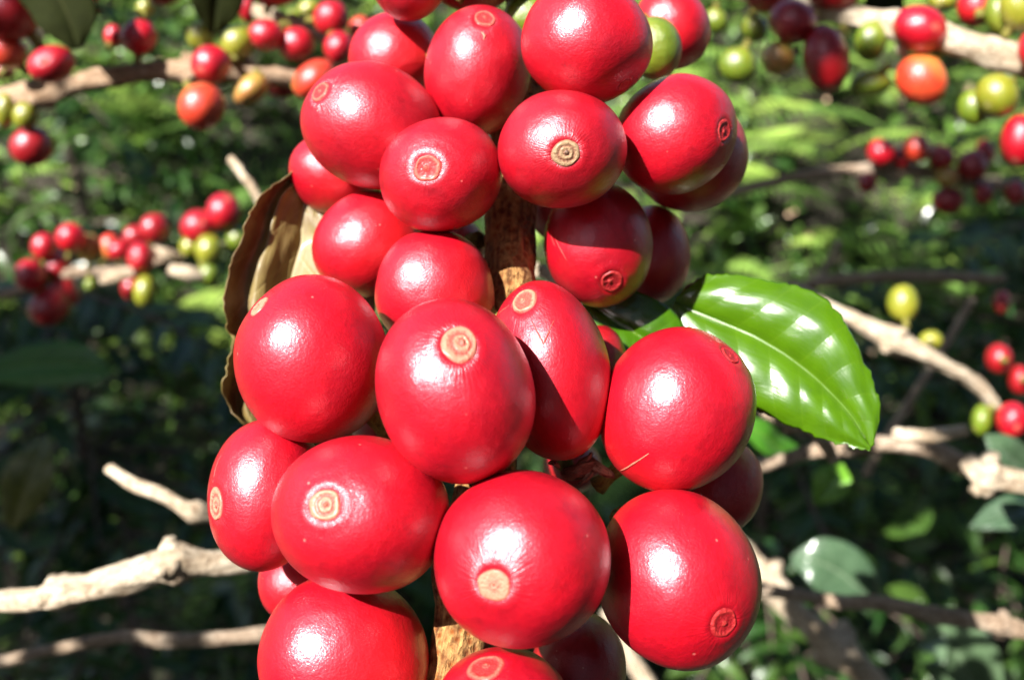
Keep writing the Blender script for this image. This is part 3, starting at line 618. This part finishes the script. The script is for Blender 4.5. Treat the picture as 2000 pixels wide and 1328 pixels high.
bc(1951, 700, 28, 30, 0, 32, DRK, 'H', 'dim maroon cherry over the end of the pale twig')
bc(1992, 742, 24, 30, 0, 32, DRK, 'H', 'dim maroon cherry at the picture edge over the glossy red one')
bc(1956, 590, 18, 24, 0, 38, DRK, 'M', 'lone small dark red cherry among the blurred leaves')
close(MR, s0)
for i, (x, y, rx, ry, rot, D, skin, tw, lab, nav, sm, grp) in enumerate(BG):
    c = PC(x, y, D); q = nearest(c, TW[tw]); nd = c - q; far = nd.length
    nd = (nd.normalized() + Vector((random.uniform(-.5, .5), random.uniform(-.3, .3), random.uniform(-.6, .1)))).normalized()
    fr = Fruit(x, y, rx, ry, rot, D, nav, None if nav else nd)
    big = rx > 34
    o = fruit_mesh('coffee_cherry', fr, i * 0.91 + 60, .2, 40 if big else 28, 26 if big else 18, skin)
    scar_mesh(fr, i * 0.91 + 60, .2, 20, sm or (S_GRN if skin in (GRN, YEL, OLV) else S_MIX), o, 1 + i % 3)
    stalk(fr, o, max(0.2, min(0.5, far / fr.m - 0.9)), STALKM)
    tag(o, lab, 'cherry', grp)

# ------------------------------------------------------------------ leaves
def leaf_grid(name, rows, mat, label, cat='leaf', group=None, nv=24, quilt=0.0, nveins=9.0, arch=0.0, groove=0.0, rnd=0.5, thick=0.018, ripple=0.0, prof=None, seed=0.0, nu=40, rag=0.0):
    """rows: (edge_a, mid, edge_b) camera-axis points (cm) from base to tip; arch lifts each half toward its normal"""
    A = catmull([r[0] for r in rows], 8); Mi = catmull([r[1] for r in rows], 8); B = catmull([r[2] for r in rows], 8)
    n = len(A); vs, bl, fs = [], [], []
    for j in range(n):
        s = j / (n - 1)
        t = (Mi[min(j + 1, n - 1)] - Mi[max(j - 1, 0)]).normalized()
        nor = t.cross(B[j] - A[j])
        if nor.length < 1e-6: nor = Vector((0, 0, 1))
        nor.normalize()
        if nor.dot(-Mi[j]) < 0: nor = -nor
        for i in range(nv + 1):
            u = -1 + 2 * i / nv; e = abs(u)
            p = Mi[j].lerp(B[j], u) if u > 0 else Mi[j].lerp(A[j], -u)
            if rag and e > 0.8: p = p + (p - Mi[j]).normalized() * rag * (e - .8) / .2 * (noise.noise(Vector((s * 22 + seed, u, 1))) + 0.7 * noise.noise(Vector((s * 60 + seed, u, 4))))
            wd = (B[j] - A[j]).length * 0.5
            ph = s * nveins - e * 1.3
            h = arch * wd * math.sin(math.pi * min(1, e)) if arch else 0.0
            h += quilt * abs(math.sin(math.pi * (ph - 0.5))) ** 0.8 * min(1, wd) * math.sin(math.pi * min(1, e * 0.93 + 0.05))
            h -= groove * math.exp(-(e / 0.09) ** 2)
            h += ripple * e * e * noise.noise(Vector((s * 6 + seed, u * 2.0, seed * 2)))
            if prof: h += prof(s, u)
            vs.append(p + nor * h); bl.append((s, u, rnd))
    m = nv + 1
    for j in range(n - 1):
        for i in range(nv): fs.append([j * m + i, (j + 1) * m + i, (j + 1) * m + i + 1, j * m + i + 1])
    o = mesh_obj(name, [W(p) for p in vs], fs, mat, attrs={'blade': ('FLOAT_VECTOR', bl)})
    sol = o.modifiers.new('thickness', 'SOLIDIFY'); sol.thickness = thick * 0.01; sol.offset = 0
    return tag(o, label, cat, group)
def rib(o, pts, r, mat, name='midrib'):
    v, f, b = tube(pts, r, 8, 0.1)
    return mesh_obj(name, [W(p) - o.location for p in v], f, mat, o, attrs={'bark': ('FLOAT_VECTOR', b)})

# big glossy green leaf: plane roughly facing the half-way vector between lens and sun
def onplane(x, y, D0, x0, y0, nrm):
    """point on the plane through PC(x0,y0,D0) with the given normal, seen at pixel x,y"""
    p0 = PC(x0, y0, D0); d = PC(x, y, 1.0); return d * (p0.dot(nrm) / d.dot(nrm))
vl = (-PC(1520, 700, 12)).normalized(); HV = (vl + LC).normalized()
NL = (HV * 0.62 + vl * 0.48).normalized()
def lp(x, y): return onplane(x, y, 12.0, 1520, 700, NL)
rows = [((1322, 580), (1318, 590), (1312, 600)), ((1355, 546), (1345, 604), (1330, 655)), ((1420, 537), (1400, 626), (1365, 735)), ((1500, 547), (1470, 655), (1410, 800)),
        ((1565, 562), (1530, 690), (1470, 800)), ((1622, 592), (1585, 732), (1530, 826)), ((1662, 650), (1625, 770), (1580, 846)), ((1695, 720), (1658, 806), (1628, 864)),
        ((1718, 790), (1682, 842), (1668, 874)), ((1708, 868), (1700, 874), (1700, 880))]
gl = leaf_grid('coffee_leaf', [tuple(lp(*q) for q in r) for r in rows], L_HERO, 'big glossy bright green leaf with white sun glints and a notched tip', 'leaf',
               nv=56, quilt=0.022, nveins=9, arch=0.13, groove=0.025, rnd=0.55, ripple=0.11, seed=3.0, thick=0.014, rag=0.05)
rib(gl, [lp(*r[1]) + NL * -0.045 for r in rows] , [0.035] * 5 + [0.03, 0.025, 0.02, 0.015, 0.01], L_HERO)
nl2 = Vector((-0.05, 0.1, 1)).normalized()
def lp2(x, y): return onplane(x, y, 12.2, 1240, 640, nl2)
rows = [((1150, 560), (1140, 580), (1130, 610)), ((1210, 560), (1190, 620), (1165, 680)), ((1270, 580), (1240, 650), (1200, 740)), ((1318, 612), (1280, 680), (1240, 770)), ((1338, 655), (1310, 715), (1290, 770)), ((1340, 720), (1335, 735), (1325, 750))]
leaf_grid('coffee_leaf', [tuple(lp2(*q) for q in r) for r in rows], L_HERO, 'smaller plain green leaf tucked between the glossy leaf and the cluster', 'leaf', nv=24, quilt=0.02, arch=0.06, groove=0.03, rnd=0.35, seed=5.0)
# dry brown leaf, cupped, its outer rim curled to the lens
edge = [(610, 300, 12.9), (568, 338, 12.6), (520, 372, 12.4), (492, 412, 12.3), (472, 462, 12.2), (447, 530, 12.1), (437, 600, 12.1), (447, 655, 12.2), (455, 680, 12.3), (440, 725, 12.3), (440, 780, 12.4), (476, 826, 12.5), (520, 850, 12.9)]
rows = []
for k, (x, y, D) in enumerate(edge):
    w = [40, 110, 180, 230, 270, 290, 290, 270, 250, 240, 190, 110, 50][k]
    rows.append((PC(x, y, D), PC(x + w * .42, y + 14, D + .48 * [.3, .7, 1.1, 1.3, 1.4, 1.5, 1.5, 1.4, 1.3, 1.1, .9, .5, .2][k]), PC(x + w, y + 30, D + .34 * [.4, .9, 1.1, 1.1, 1.2, 1.4, 1.4, 1.3, 1.2, 1.0, .9, .5, .2][k])))
def dryprof(s, u):
    h = 0.13 * noise.noise(Vector((s * 4, u * 1.6, 3))) + 0.04 * noise.noise(Vector((s * 14, u * 6, 9)))
    if u < -0.55:
        q = (-u - 0.55) / 0.45; h -= 0.22 * math.sin(q * math.pi); h += 0.22 * q * noise.noise(Vector((s * 11, 0, 1)))
    return h
dl = leaf_grid('dry_leaf', rows, L_DRY, 'curled dry brown leaf with a pale rim standing behind the cherries', 'leaf', nv=56, quilt=0.02, rnd=0.5, prof=dryprof, seed=8.0, nu=60, thick=0.014, rag=0.05)

def free_leaf(spine, width, nrm, mat, label, rnd=0.5, cup=0.12, quilt=0.03, group='single leaves among the twigs', taper=1.0, seed=0.0, ripple=0.1, blunt=False):
    """spine: photo pixels + depth; width: half width in cm; nrm: rough facing in camera axes"""
    S = [PC(*p) for p in spine]; nrm = Vector(nrm).normalized(); n = len(S); rows = []
    for j in range(n):
        t = (S[min(j + 1, n - 1)] - S[max(j - 1, 0)]).normalized(); sd = nrm.cross(t).normalized()
        s = j / (n - 1); w = width * (math.sin(math.pi * min(1, 0.04 + s * 0.95)) ** 0.75)
        if blunt: w = width * max(0.02, 1 - s ** 3) ** 0.5
        rows.append((S[j] - sd * w + nrm * cup * w, S[j], S[j] + sd * w + nrm * cup * w))
    return leaf_grid('coffee_leaf', rows, mat, label, 'leaf', group, nv=16, quilt=quilt, arch=0.05, groove=0.04, rnd=rnd, seed=seed, ripple=ripple)
free_leaf([(1720, 1175, 41), (1680, 1150, 40.5), (1635, 1115, 40.5), (1590, 1095, 40.5), (1545, 1090, 41)], 1.35, (-.3, .35, .9), L_PALE, 'broad grey green leaf lying above the dark lower twig', .35)
free_leaf([(1940, 1420, 46), (1905, 1340, 45), (1870, 1275, 44.5), (1850, 1240, 44.5), (1795, 1262, 45)], 1.75, (-.45, .3, .8), L_PALE, 'curled silvery white leaf at the bottom edge', .9, cup=.5)
free_leaf([(2040, 960, 27), (2000, 915, 26.5), (1960, 880, 26), (1925, 850, 26)], 0.55, (-.35, .4, .85), L_PALE, 'grey waxy leaf just under the glossy red cherry at the edge', .5)
free_leaf([(2060, 1000, 31), (2000, 995, 30.5), (1950, 1010, 30.5), (1895, 1030, 30.5)], 0.6, (-.3, .6, .75), L_PALE, 'dull grey green leaf below the gnarled knot at the edge', .2)
free_leaf([(1640, 905, 28), (1630, 930, 27.7), (1615, 955, 27.7), (1590, 985, 28)], 0.6, (-.5, .3, .8), L_BRIGHT, 'small vivid green leaf below the glossy leaf', .7)
free_leaf([(1440, 820, 27), (1490, 850, 27), (1530, 880, 27.5), (1600, 900, 28)], 0.5, (-.4, .5, .8), L_BRIGHT, 'green leaf sliver beside the white scratched cherry', .2)
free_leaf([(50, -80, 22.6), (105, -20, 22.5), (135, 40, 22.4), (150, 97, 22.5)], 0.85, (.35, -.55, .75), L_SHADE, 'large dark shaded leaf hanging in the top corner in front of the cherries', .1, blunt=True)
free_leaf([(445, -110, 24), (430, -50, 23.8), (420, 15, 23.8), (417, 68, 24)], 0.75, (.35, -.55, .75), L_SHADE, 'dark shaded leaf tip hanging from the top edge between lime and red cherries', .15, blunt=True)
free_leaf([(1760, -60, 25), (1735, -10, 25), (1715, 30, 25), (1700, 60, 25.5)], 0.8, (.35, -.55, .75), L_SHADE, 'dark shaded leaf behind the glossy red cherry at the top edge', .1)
free_leaf([(20, 1030, 46), (45, 960, 45), (70, 900, 45), (90, 850, 46)], 1.3, (-.1, -.3, .9), L_OLIVE, 'dim olive leaf with rusty middle in the dark lower area', .2)
free_leaf([(-40, 730, 60), (60, 715, 60), (160, 712, 60), (220, 730, 60)], 1.6, (0, .2, .9), L_BRIGHT, 'long dim green blade below the small cherry twig', .1)

# ------------------------------------------------------------------ shrubs, undergrowth, hillside
def leaf_template(nu, nv, fold, bend):
    v, b, f = [], [], []
    for j in range(nu + 1):
        s = j / nu; w = math.sin(math.pi * (0.03 + 0.94 * s)) ** 0.8 * (1 - 0.25 * s)
        for i in range(nv + 1):
            u = -1 + 2 * i / nv
            v.append((u * w * 0.5, s, fold * abs(u) * w * 0.5 - bend * s * s)); b.append((s, u, 0))
    for j in range(nu):
        for i in range(nv): f.append((j * (nv + 1) + i, j * (nv + 1) + i + 1, (j + 1) * (nv + 1) + i + 1, (j + 1) * (nv + 1) + i))
    return np.array(v), np.array(b), np.array(f)
def scatter(name, pos, dirs, nors, length, width, mat, parent=None, tmpl=(4, 2, 0.25, 0.25), rnd=None, origin=None):
    tv, tb, tf = leaf_template(*tmpl); n = len(pos)
    d = dirs / np.linalg.norm(dirs, axis=1, keepdims=True)
    x = np.cross(d, nors); x /= np.linalg.norm(x, axis=1, keepdims=True) + 1e-9; z = np.cross(x, d)
    L = np.asarray(length)[:, None, None]; Wd = np.asarray(width)[:, None, None]
    V = pos[:, None, :] + x[:, None, :] * tv[None, :, 0:1] * Wd + d[:, None, :] * tv[None, :, 1:2] * L + z[:, None, :] * tv[None, :, 2:3] * np.where(tv[None, :, 2:3] > 0, Wd, L)
    bl = np.repeat(tb[None], n, 0); bl[:, :, 2] = (rng.random(n) if rnd is None else rnd)[:, None]
    F = (tf[None] + (np.arange(n) * len(tv))[:, None, None]).reshape(-1, 4)
    V = V.reshape(-1, 3); o0 = np.zeros(3) if origin is None else np.asarray(origin)
    me = bpy.data.meshes.new(name); me.vertices.add(len(V)); me.vertices.foreach_set('co', (V - o0).astype(np.float32).ravel())
    me.loops.add(F.size); me.loops.foreach_set('vertex_index', F.astype(np.int32).ravel())
    me.polygons.add(len(F)); me.polygons.foreach_set('loop_start', np.arange(0, F.size, 4, dtype=np.int32))
    me.polygons.foreach_set('use_smooth', np.ones(len(F), dtype=bool))
    a = me.attributes.new('blade', 'FLOAT_VECTOR', 'POINT'); a.data.foreach_set('vector', bl.reshape(-1, 3).astype(np.float32).ravel())
    me.update(calc_edges=True); me.materials.append(mat)
    o = bpy.data.objects.new(name, me); COL.objects.link(o)
    if parent is not None: o.parent = parent
    elif origin is not None: o.location = origin
    return o
def hill_z(x, y):
    return np.where(y < 1.0, 0.0, np.minimum((y - 1.0) * 0.95, 1.9) + 0.04 * np.sin(x * 4.1 + y * 3) * np.minimum(1, (y - 1.0)))
# ground sheet and slope in one sheet
gx = np.concatenate([[-60, -20, -8], np.linspace(-4, 4, 61), [8, 20, 60]]); gy = np.concatenate([[-60, -10, -2], np.linspace(0, 4, 61), [6, 12, 30, 80]])
GV = [(x, y, float(hill_z(np.array(x), np.array(y)))) for y in gy for x in gx]; nx = len(gx)
GF = [(j * nx + i, j * nx + i + 1, (j + 1) * nx + i + 1, (j + 1) * nx + i) for j in range(len(gy) - 1) for i in range(nx - 1)]
tag(mesh_obj('ground', GV, GF, soil, origin=(0, 0, 0)), kind='structure')

def unit_rand(n, up=0.4):
    v = rng.normal(size=(n, 3)); v /= np.linalg.norm(v, axis=1, keepdims=True); v[:, 2] += up; return v
SUNV = np.array(LW)
# low leafy growth on the slope
n = 48000
x = rng.uniform(-1.9, 1.9, n); y = rng.uniform(0.9, 3.2, n)
den = np.array([noise.noise(Vector((a * 2.4, b * 2.4, 5))) for a, b in zip(x, y)])
keep = den > rng.uniform(-0.75, 0.15, n); x, y, den = x[keep], y[keep], den[keep]; n = len(x)
z = hill_z(x, y) + rng.random(n) ** 1.3 * 0.16 * (1 + den)
pos = np.stack([x, y, z], 1); dirs = unit_rand(n, 0.3); nor = unit_rand(n, 0.3) + SUNV * 0.5
ln = rng.uniform(0.014, 0.042, n)
tag(scatter('undergrowth', pos, dirs, nor, ln, ln * rng.uniform(.35, .6, n), L_UNDER, tmpl=(3, 2, .25, .3)), 'low leafy green growth covering the slope behind', 'undergrowth', kind='stuff')
# ferns among it
fp, fd, fn, fl, fr_ = [], [], [], [], []
spots = []
for k in range(330):
    if k < 150: fx, fy = rng.uniform(0.35, 1.1), rng.uniform(1.55, 2.6)
    elif k < 230: fx, fy = rng.uniform(-1.1, -0.25), rng.uniform(1.45, 2.5)
    else: fx, fy = rng.uniform(-1.7, 1.7), rng.uniform(1.2, 2.9)
    base = np.array([fx, fy, float(hill_z(np.array(fx), np.array(fy))) + 0.03]); a = rng.uniform(0, 6.28)
    out = np.array([math.cos(a), math.sin(a) * 0.6 - 0.4, 0]); L = rng.uniform(.18, .34); rv = rng.random()
    for j in range(22):
        s = (j + 1) / 22; p = base + out * L * s + np.array([0, 0, L * (0.75 * s - 0.75 * s * s) + 0.06 * s])
        tdir = out + np.array([0, 0, 0.75 - 1.5 * s]); side = np.cross(tdir, [0, 0, 1.0]); side /= np.linalg.norm(side)
        for sg in (-1, 1):
            fp.append(p); fd.append(side * sg + tdir * 0.35); fn.append(np.array([0, 0, 1.0]) + rng.normal(size=3) * 0.15); fl.append(L * 0.26 * math.sin(math.pi * (0.12 + 0.86 * s)) + .004); fr_.append(rv)
fl = np.array(fl)
tag(scatter('fern_fronds', np.array(fp), np.array(fd), np.array(fn), fl, np.full(len(fl), .009), L_FERN, tmpl=(2, 1, .0, .15), rnd=np.array(fr_)), 'bright green feathery fern growth on the sunlit slope', 'fern', kind='stuff')

# dry bits and glossy leaves added and turned to glint in the sun
n = 420
x = rng.uniform(-1.6, 1.6, n); y = rng.uniform(1.0, 2.8, n); z = hill_z(x, y) + rng.uniform(0.02, 0.2, n)
ln = rng.uniform(.010, .026, n)
tag(scatter('dry_leaf_litter', np.stack([x, y, z], 1), unit_rand(n, 0), SUNV + rng.normal(size=(n, 3)) * .5, ln, ln * rng.uniform(.4, .9, n), L_LITTER, tmpl=(3, 2, .2, .2)), 'scattered pale dry leaf bits glowing among the green growth', 'leaf litter', kind='stuff')
n = 1500
x = rng.uniform(-1.3, 1.3, n); y = rng.uniform(0.55, 2.3, n); z = np.maximum(hill_z(x, y) + 0.1, CAMZ - y * 0.80) + rng.uniform(-.02, .22, n) * y
HW = np.array((CR @ (LC + Vector((0, 0, 1))).normalized()))
ln = rng.uniform(.016, .040, n)
tag(scatter('glint_leaves', np.stack([x, y, z], 1), unit_rand(n, 0), HW + rng.normal(size=(n, 3)) * .28, ln, ln * rng.uniform(.35, .6, n), L_SHRUB, tmpl=(4, 2, .15, .2)), 'small glossy leaves added and tilted to glint in the dark growth', 'leaves', kind='stuff')
def shrub(label, cx, cy, base_z, top_z, rad, nleaf, leafl, mat, seed, rnd=(0, 1)):
    e = bpy.data.objects.new('coffee_shrub', None); COL.objects.link(e); e.location = (cx, cy, base_z); tag(e, label, 'shrub', 'coffee shrubs on the slope')
    rg = np.random.default_rng(seed); H = top_z - base_z
    P_, D_, N_, tv, tf, tb = [], [], [], [], [], []
    def add(v, f, b):
        o = len(tv); tv.extend(v); tf.extend([[q + o for q in ff] for ff in f]); tb.extend(b)
    v, f, b = tube([Vector((rg.normal() * 1.2, rg.normal() * 1.2, k * H * 100 / 8)) for k in range(9)], [1.1 - .09 * k for k in range(9)], 8, .2, seed); add(v, f, b)
    for k in range(int(nleaf / 12)):
        h = rg.uniform(.12, 1) * H; a = rg.uniform(0, 6.28); L = rad * rg.uniform(.5, 1.0) * (1.1 - .5 * h / H)
        pts = [Vector((math.cos(a) * L * s, math.sin(a) * L * s, h - 0.25 * L * s * s + 0.1 * L * s)) * 100 for s in (0, .25, .5, .75, 1)]
        v, f, b = tube(pts, [.28, .24, .2, .16, .08], 6, .1, k); add(v, f, b)
        for j in range(6):
            s = .25 + .15 * j; p = pts[0].lerp(pts[-1], s) * .01; p.z = h - .25 * L * s * s + .1 * L * s
            for sg in (-1, 1):
                d = np.array([-math.sin(a) * sg + math.cos(a) * .5, math.cos(a) * sg + math.sin(a) * .5, rg.uniform(-.6, .15)])
                P_.append(list(p)); D_.append(d); N_.append(np.array([0, 0, 1.]) + rg.normal(size=3) * .45)
    o = mesh_obj('branches', [q * .01 for q in tv], tf, BARKD, e, attrs={'bark': ('FLOAT_VECTOR', tb)})
    ll = rg.uniform(.7, 1.15, len(P_)) * leafl
    scatter('foliage', np.array(P_), np.array(D_), np.array(N_), ll, ll * .42, mat, e, tmpl=(6, 4, .22, .3), rnd=rg.uniform(rnd[0], rnd[1], len(P_)))
    return e
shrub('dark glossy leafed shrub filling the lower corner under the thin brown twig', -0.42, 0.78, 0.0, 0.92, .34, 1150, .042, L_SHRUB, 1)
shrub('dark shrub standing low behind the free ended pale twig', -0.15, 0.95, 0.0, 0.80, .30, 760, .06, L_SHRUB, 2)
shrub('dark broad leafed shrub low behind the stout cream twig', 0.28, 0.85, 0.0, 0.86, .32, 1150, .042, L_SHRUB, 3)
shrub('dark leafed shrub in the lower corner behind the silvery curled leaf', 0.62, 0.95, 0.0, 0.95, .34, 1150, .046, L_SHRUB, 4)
shrub('leafy shrub in the dim distance beyond the far small cherries', 0.85, 1.35, 0.3, 1.30, .35, 720, .052, L_SHRUB, 5)
shrub('leafy shrub in the distance behind the upper tan twig', -0.75, 1.5, 0.4, 1.40, .35, 720, .06, L_SHRUB, 6)

# unseen leaves added above and behind the camera to dapple the slope with shade
PROT = np.array([list(PC(q[1], q[2], q[6])) + [2.2] for q in HERO] + [list(PC(q[0], q[1], q[5])) + [1.6] for q in BG] +
                [list(p) + [-1.2] for k in TW for p in TW[k][::4]] + [list(PC(xx, yy, 12)) + [1.6] for xx in (1350, 1450, 1550, 1650) for yy in (560, 680, 800)])
LCN = np.array(LC)
def clear(q, pad):
    """nothing that should stand in the sun lies in the shadow of a leaf at q"""
    rel = np.array(q)[None] - PROT[:, :3]; al = rel @ LCN; pp = np.linalg.norm(rel - al[:, None] * LCN, axis=1)
    return not np.any((al > 0) & (pp < PROT[:, 3] + pad))
def added_canopy(n=4600):
    P_, D_, N_, S_ = [], [], [], []
    k = 0
    while k < n:
        z_ = rng.random()
        if z_ < .3: px, py = rng.uniform(1350, 2150), rng.uniform(820, 1500)
        elif z_ < .6: px, py = rng.uniform(-150, 520), rng.uniform(600, 1500)
        else: px, py = rng.uniform(-150, 2150), rng.uniform(560, 1500)
        if py < 720 and (px > 420) and rng.random() < .75: continue
        if rng.random() < max(0, (700 - py) / 200): continue
        D = rng.uniform(60, 160); t = rng.uniform(230, 330)
        q = PC(px, py, D) + LC * t
        if q.z < 6 or not clear(q, 3.6): continue
        d = rng.normal(size=3); d /= np.linalg.norm(d); L = rng.uniform(.05, .085)
        P_.append(np.array(W(q)) - d * L / 2); D_.append(d); N_.append(SUNV + rng.normal(size=3) * .5); S_.append(L); k += 1
    k = 0
    while k < 2600:      # more added leaves round the back, cutting down the sky light
        v = rng.normal(size=3); v /= np.linalg.norm(v)
        if v[2] < -0.15: continue
        q = Vector(v * rng.uniform(85, 150))
        if Vector(v).dot(LC) > 0.90 or not clear(q, 10.0): continue
        d = rng.normal(size=3); d /= np.linalg.norm(d); L = rng.uniform(.13, .2)
        P_.append(np.array(W(q)) - d * L / 2); D_.append(d); N_.append(-CRn @ v + rng.normal(size=3) * .4); S_.append(L); k += 1
    return np.array(P_), np.array(D_), np.array(N_), np.array(S_)
CRn = np.array(CR)
cp, cd, cn, cs = added_canopy()
tag(scatter('added_canopy_leaves', cp, cd, cn, cs, cs * .5, L_DARK, tmpl=(4, 2, .2, .25)), 'unseen leaves added above and behind the camera as shade for the slope', 'leaves', kind='stuff')
# unseen leaves added just outside the view to shade particular spots
sp_, sd_, sn_, ss_ = [], [], [], []
PSH = np.array([list(PC(q[1], q[2], q[6])) + [0.9] for q in HERO] + [list(PC(q[0], q[1], q[5])) + [.2] for q in BG if q[6] not in (DRK, OLV)] +
               [list(PC(xx, yy, 12)) + [.8] for xx in (1350, 1450, 1550, 1650) for yy in (580, 680, 780)])
def shade(px, py, D, t, size, k=1, spread=1.5):
    for i in range(k):
        q = PC(px, py, D) + LC * (t + rng.uniform(-2, 2)) + Vector(rng.normal(size=3) * spread * (k > 1))
        rel = np.array(q)[None] - PSH[:, :3]; al = rel @ LCN; pp = np.linalg.norm(rel - al[:, None] * LCN, axis=1)
        if np.any((al > 0) & (pp < PSH[:, 3] + size * 45)): continue
        d = rng.normal(size=3); d -= SUNV * (d @ SUNV); d /= np.linalg.norm(d)
        sp_.append(np.array(W(q)) - d * size * .5); sd_.append(d); sn_.append(SUNV + rng.normal(size=3) * .3); ss_.append(size)
def shade_line(a, b, D, size=.032, t=46, step=1.3):
    A, B = PC(a[0], a[1], D), PC(b[0], b[1], D); m = max(1, int((A - B).length / step))
    for i in range(m + 1):
        c = A.lerp(B, i / m); shade(1000 + c.x * FPX / D, 664 - c.y * FPX / D, D, t, size)
def shade_fruit(x, y, D, r, t=50):
    rc = r * D / FPX
    for i in range(3):
        q = PC(x, y, D) + LC * (t + rng.uniform(-3, 3)) + Vector(rng.normal(size=3) * rc * .3)
        if not hclear(q, rc): continue
        d = rng.normal(size=3); d -= SUNV * (d @ SUNV); d /= np.linalg.norm(d); size = rc * .027
        sp_.append(np.array(W(q)) - d * size * .5); sd_.append(d); sn_.append(SUNV + rng.normal(size=3) * .2); ss_.append(size)
PH = PSH[:len(HERO)]
def hclear(q, pad):
    rel = np.array(q)[None] - PH[:, :3]; al = rel @ LCN; pp = np.linalg.norm(rel - al[:, None] * LCN, axis=1)
    return not np.any((al > 0) & (pp < PH[:, 3] + pad))
for q in BG:
    if q[0] > 1000 and q[0] not in (1951, 1992) and q[6] in (DRK, OLV) or q[0] in (468, 553, 96): shade_fruit(q[0], q[1], q[5], max(q[2], q[3]))
shade(1575, 50, 24, 50, .05, 8, 1.3); shade_fruit(18, 22, 23.6, 60); shade(535, -20, 25, 46, .04, 2, .6)
shade_line((-40, 195), (70, 188), 25, .018); shade_line((20, 565), (180, 535), 37, .022); shade_line((110, 600), (110, 560), 36.5, .03); shade_line((270, 462), (300, 446), 37, .03)
shade_line((560, 165), (500, 155), 26, .022)
shade_line((-40, 1298), (215, 1248), 23, .02); shade_line((375, 1252), (560, 1236), 23, .02)
shade_line((1400, 385), (2040, 380), 43, .035); shade_line((1840, 320), (1990, 370), 42.5, .045, step=1.0)
shade_line((1440, 920), (1610, 880), 25, .022); shade_line((1660, 872), (1885, 905), 24, .022)
shade_line((1500, 1150), (1700, 1180), 24, .022); shade_line((1885, 1215), (1945, 1222), 24, .02)
shade_line((1500, 585), (1960, 545), 45, .04); shade_line((1900, 590), (1690, 930), 39, .03, step=1.0); shade_line((1640, 470), (1590, 565), 46, .04)
shade_line((1670, 1300), (1800, 1420), 17.3, .02)
shade_line((60, -60), (140, 60), 21.3, .03, step=.6); shade_line((435, -80), (418, 40), 22.8, .022, step=.8); shade_line((1750, -50), (1712, 30), 25, .03)
ss_ = np.array(ss_)
tag(scatter('added_shade_leaves', np.array(sp_), np.array(sd_), np.array(sn_), ss_, ss_ * .6, L_DARK, tmpl=(5, 2, .1, .1)), 'loose unseen leaves added outside the view to shade chosen spots', 'leaves', kind='stuff')
